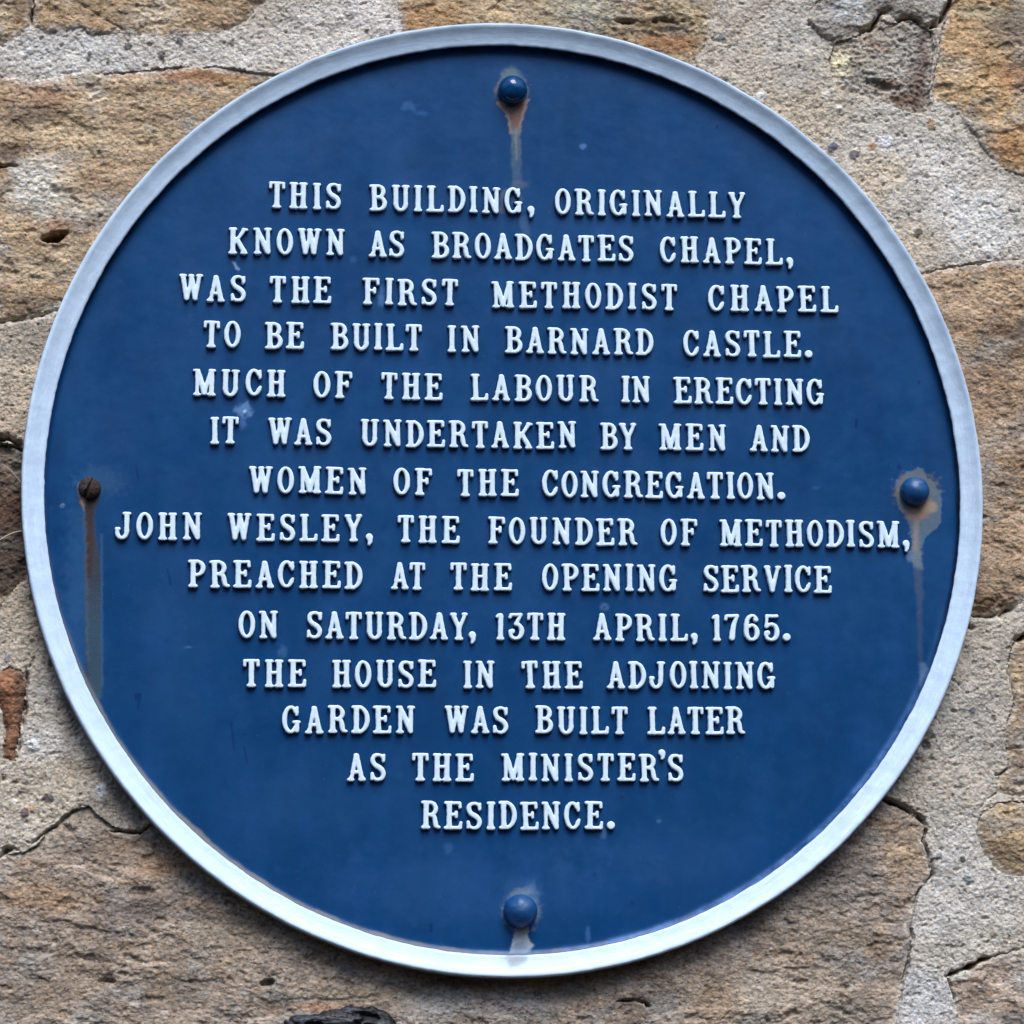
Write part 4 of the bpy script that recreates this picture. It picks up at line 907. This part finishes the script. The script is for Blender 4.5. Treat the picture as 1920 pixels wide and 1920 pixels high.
LET_H = 9.0
lrnd = random.Random(11)
def letter_mesh(ch, x0, y0, sx, sy, seed):
    wd, gx, gy, d = glyph_sdf(ch)
    d = d + .35 * fbm(gx + seed * 3.1, gy, 11, 2, 700)                       # worn pattern letters
    s = np.clip((1.2 - d) / 2.9, 0, 1)
    H = -1.8 + (LET_H + 1.8) * (1 - (1 - s) ** 2.4) + .3 * np.clip(-d / 4.5, 0, 1) + .15 * fbm(gx, gy + seed, 14, 2, 710)
    an = math.radians(lrnd.gauss(0, .7)); ca, sa = math.cos(an), math.sin(an)
    cx = gx - wd / 2; cy = gy - 25
    jx, jy = lrnd.gauss(0, .35), lrnd.gauss(0, .5)
    X = x0 + sx * (cx * ca - cy * sa + wd / 2) + jx
    Y = y0 + sy * (cx * sa + cy * ca + 25) + jy
    idx = np.arange(gx.size).reshape(gx.shape)
    q = np.stack([idx[:-1, :-1], idx[:-1, 1:], idx[1:, 1:], idx[1:, :-1]], -1)
    dm = np.minimum(np.minimum(d[:-1, :-1], d[:-1, 1:]), np.minimum(d[1:, 1:], d[1:, :-1]))
    f = q[dm < 1.3]
    used, inv = np.unique(f.ravel(), return_inverse=True)
    face = np.clip(.5 + (-.05 - d) / 2.4, 0, 1)
    return np.stack([X.ravel()[used], Y.ravel()[used], H.ravel()[used], face.ravel()[used]], -1), inv.reshape(-1, 4)

# each word: text, left, right, baseline at its left, in the photograph's frame
LINES = [
 [("THIS", 504, 640, 389), ("BUILDING,", 693, 1001, 394.5), ("ORIGINALLY", 1041, 1398, 402)],
 [("KNOWN", 428, 647, 475), ("AS", 691, 758, 481.5), ("BROADGATES", 810, 1189, 483.5), ("CHAPEL,", 1238, 1487, 492)],
 [("WAS", 335, 461, 562.5), ("THE", 506, 622, 567), ("FIRST", 681, 859, 570), ("METHODIST", 923, 1270, 576.5), ("CHAPEL", 1329, 1572, 582)],
 [("TO", 381, 451, 650), ("BE", 497, 571, 652), ("BUILT", 621, 791, 654.5), ("IN", 840, 900, 659.5), ("BARNARD", 948, 1226, 662), ("CASTLE.", 1282, 1524, 667.5)],
 [("MUCH", 362, 537, 740), ("OF", 587, 660, 745.5), ("THE", 715, 830, 748.5), ("LABOUR", 883, 1123, 751), ("IN", 1166, 1221, 755), ("ERECTING", 1264, 1546, 756)],
 [("IT", 394, 447, 830), ("WAS", 502, 622, 832.5), ("UNDERTAKEN", 675, 1081.5, 837), ("BY", 1127, 1194, 843), ("MEN", 1237, 1363, 844), ("AND", 1407, 1519, 846)],
 [("WOMEN", 466, 688, 923.5), ("OF", 738, 810, 927.5), ("THE", 858, 973, 929.5), ("CONGREGATION.", 1017, 1473.6, 931.5)],
 [("JOHN", 214, 378, 1009.5), ("WESLEY,", 426, 698, 1012), ("THE", 746, 862, 1017), ("FOUNDER", 916, 1195, 1021), ("OF", 1239.5, 1307, 1023), ("METHODISM,", 1350.6, 1706, 1024)],
 [("PREACHED", 353, 680, 1100), ("AT", 733, 797, 1105), ("THE", 844.6, 960, 1106), ("OPENING", 1017, 1271, 1107.5), ("SERVICE", 1318.5, 1560, 1109.5)],
 [("ON", 447, 522, 1197), ("SATURDAY,", 574, 892, 1198.5), ("13TH", 930, 1061, 1199), ("APRIL,", 1112.7, 1309, 1200.5), ("1765.", 1335.6, 1484, 1200.5)],
 [("THE", 455.6, 574, 1288), ("HOUSE", 621.6, 818, 1289), ("IN", 869, 928, 1290), ("THE", 979, 1093, 1290), ("ADJOINING", 1138, 1455, 1290)],
 [("GARDEN", 529, 778, 1375), ("WAS", 834.6, 954, 1375), ("BUILT", 1005, 1177, 1376), ("LATER", 1215, 1397.6, 1375.7)],
 [("AS", 651, 724, 1464.6), ("THE", 773, 889, 1464.6), ("MINISTER'S", 941, 1282.5, 1464)],
 [("RESIDENCE.", 789.6, 1153, 1555)],
]
KERN = {('L', 'Y'): -2, ('A', 'T'): -1, ('T', 'A'): -2, ('A', 'Y'): -2, ('W', 'A'): -2, ("R", "'"): -8, ("'", 'S'): -4, ('L', ','): -1, ('Y', ','): -3, ('L', 'T'): -1, ('Y', '.'): -3}
# row heights: a straight row through the baselines measured along it
def build_words():
    seed = 0
    for row in LINES:
        us, vs = [], []
        for t, xl, xr, yb in row:
            u, v = plane_at([xl], [yb], PLATE_W + LET_H); us.append(u[0]); vs.append(v[0])
        vrow = float(np.mean(vs))
        for (t, xl, xr, yb), vw in zip(row, vs):
            (ul, ur), _ = plane_at([xl, xr], [yb, yb], PLATE_W + LET_H)
            y0 = .5 * vw + .5 * vrow
            adv = [GL[c][0] for c in t]
            kern = [KERN.get((a_, b_), 0) for a_, b_ in zip(t[:-1], t[1:])]
            gap = (ur - ul - sum(adv) - sum(kern)) / max(1, len(t) - 1)
            sx = 1.0
            if gap > 9.0 or gap < 3.0:
                g2 = min(max(gap, 3.0), 9.0)
                sx = (ur - ul - g2 * (len(t) - 1)) / (sum(adv) + sum(kern)); gap = g2
            x = 0.0; VS, FS = [], []; n = 0
            for i, c in enumerate(t):
                vv, ff = letter_mesh(c, x, 0.0, sx, 1.0, seed); seed += 1
                VS.append(vv); FS.append(ff + n); n += len(vv)
                x += GL[c][0] * sx + gap + (kern[i] * sx if i < len(kern) else 0)
            VS = np.concatenate(VS)
            o = mesh_obj('raised_word', xyz(VS[:, 0], VS[:, 1], VS[:, 2]), [np.concatenate(FS)], MAT_LETTER, plaque,
                         {'face': VS[:, 3]}, label='raised white cast word ' + t.rstrip('.,'))
            o.location = (ul * PX, -PLATE_W * PX, y0 * PX)
build_words()

# ------------------------------------------------------------------ dry stalks caught behind the plaque
def stalk(pts, r, label, wls):
    uv = [plane_at(x, y, wl) for (x, y), wl in zip(pts, wls)]
    P = spline([(float(u), float(v), wl) for (u, v), wl in zip(uv, wls)], 8)
    P = np.array(P); n = 8; V_, F = [], []
    for i, p in enumerate(P):
        d = P[min(i + 1, len(P) - 1)] - P[max(i - 1, 0)]; d /= np.linalg.norm(d) + 1e-9
        a_ = np.cross(d, [0, 0, 1]); a_ /= np.linalg.norm(a_) + 1e-9; b_ = np.cross(d, a_)
        rr = r * (1 - .55 * i / len(P))
        for k in range(n):
            t = 2 * math.pi * k / n
            V_.append(p + rr * (math.cos(t) * a_ + math.sin(t) * b_))
        if i:
            for k in range(n):
                A = (i - 1) * n + k; B = (i - 1) * n + (k + 1) % n
                F.append((A, B, B + n, A + n))
    V_ = np.array(V_)
    c = V_[0].copy()
    o = mesh_obj('straw', xyz(V_[:, 0] - c[0], V_[:, 1] - c[1], V_[:, 2] - c[2]), [np.array(F)], MAT_STRAW)
    o.location = (c[0] * PX, -c[2] * PX, c[1] * PX)
    o['label'] = label; o['category'] = 'straw'; o['group'] = 'dry straws caught at the rim'
stalk([(60, 994), (44, 995), (22, 1000), (0, 1012), (-30, 1034)], 1.3, 'pale curved straw sticking out left of the plaque, lower and thicker of two', [-33, -32, -30, -27, -24])
stalk([(52, 918), (40, 905), (22, 884), (6, 870)], .7, 'thin faint straw left of the plaque above the thicker straw', [-33, -35, -37, -38])
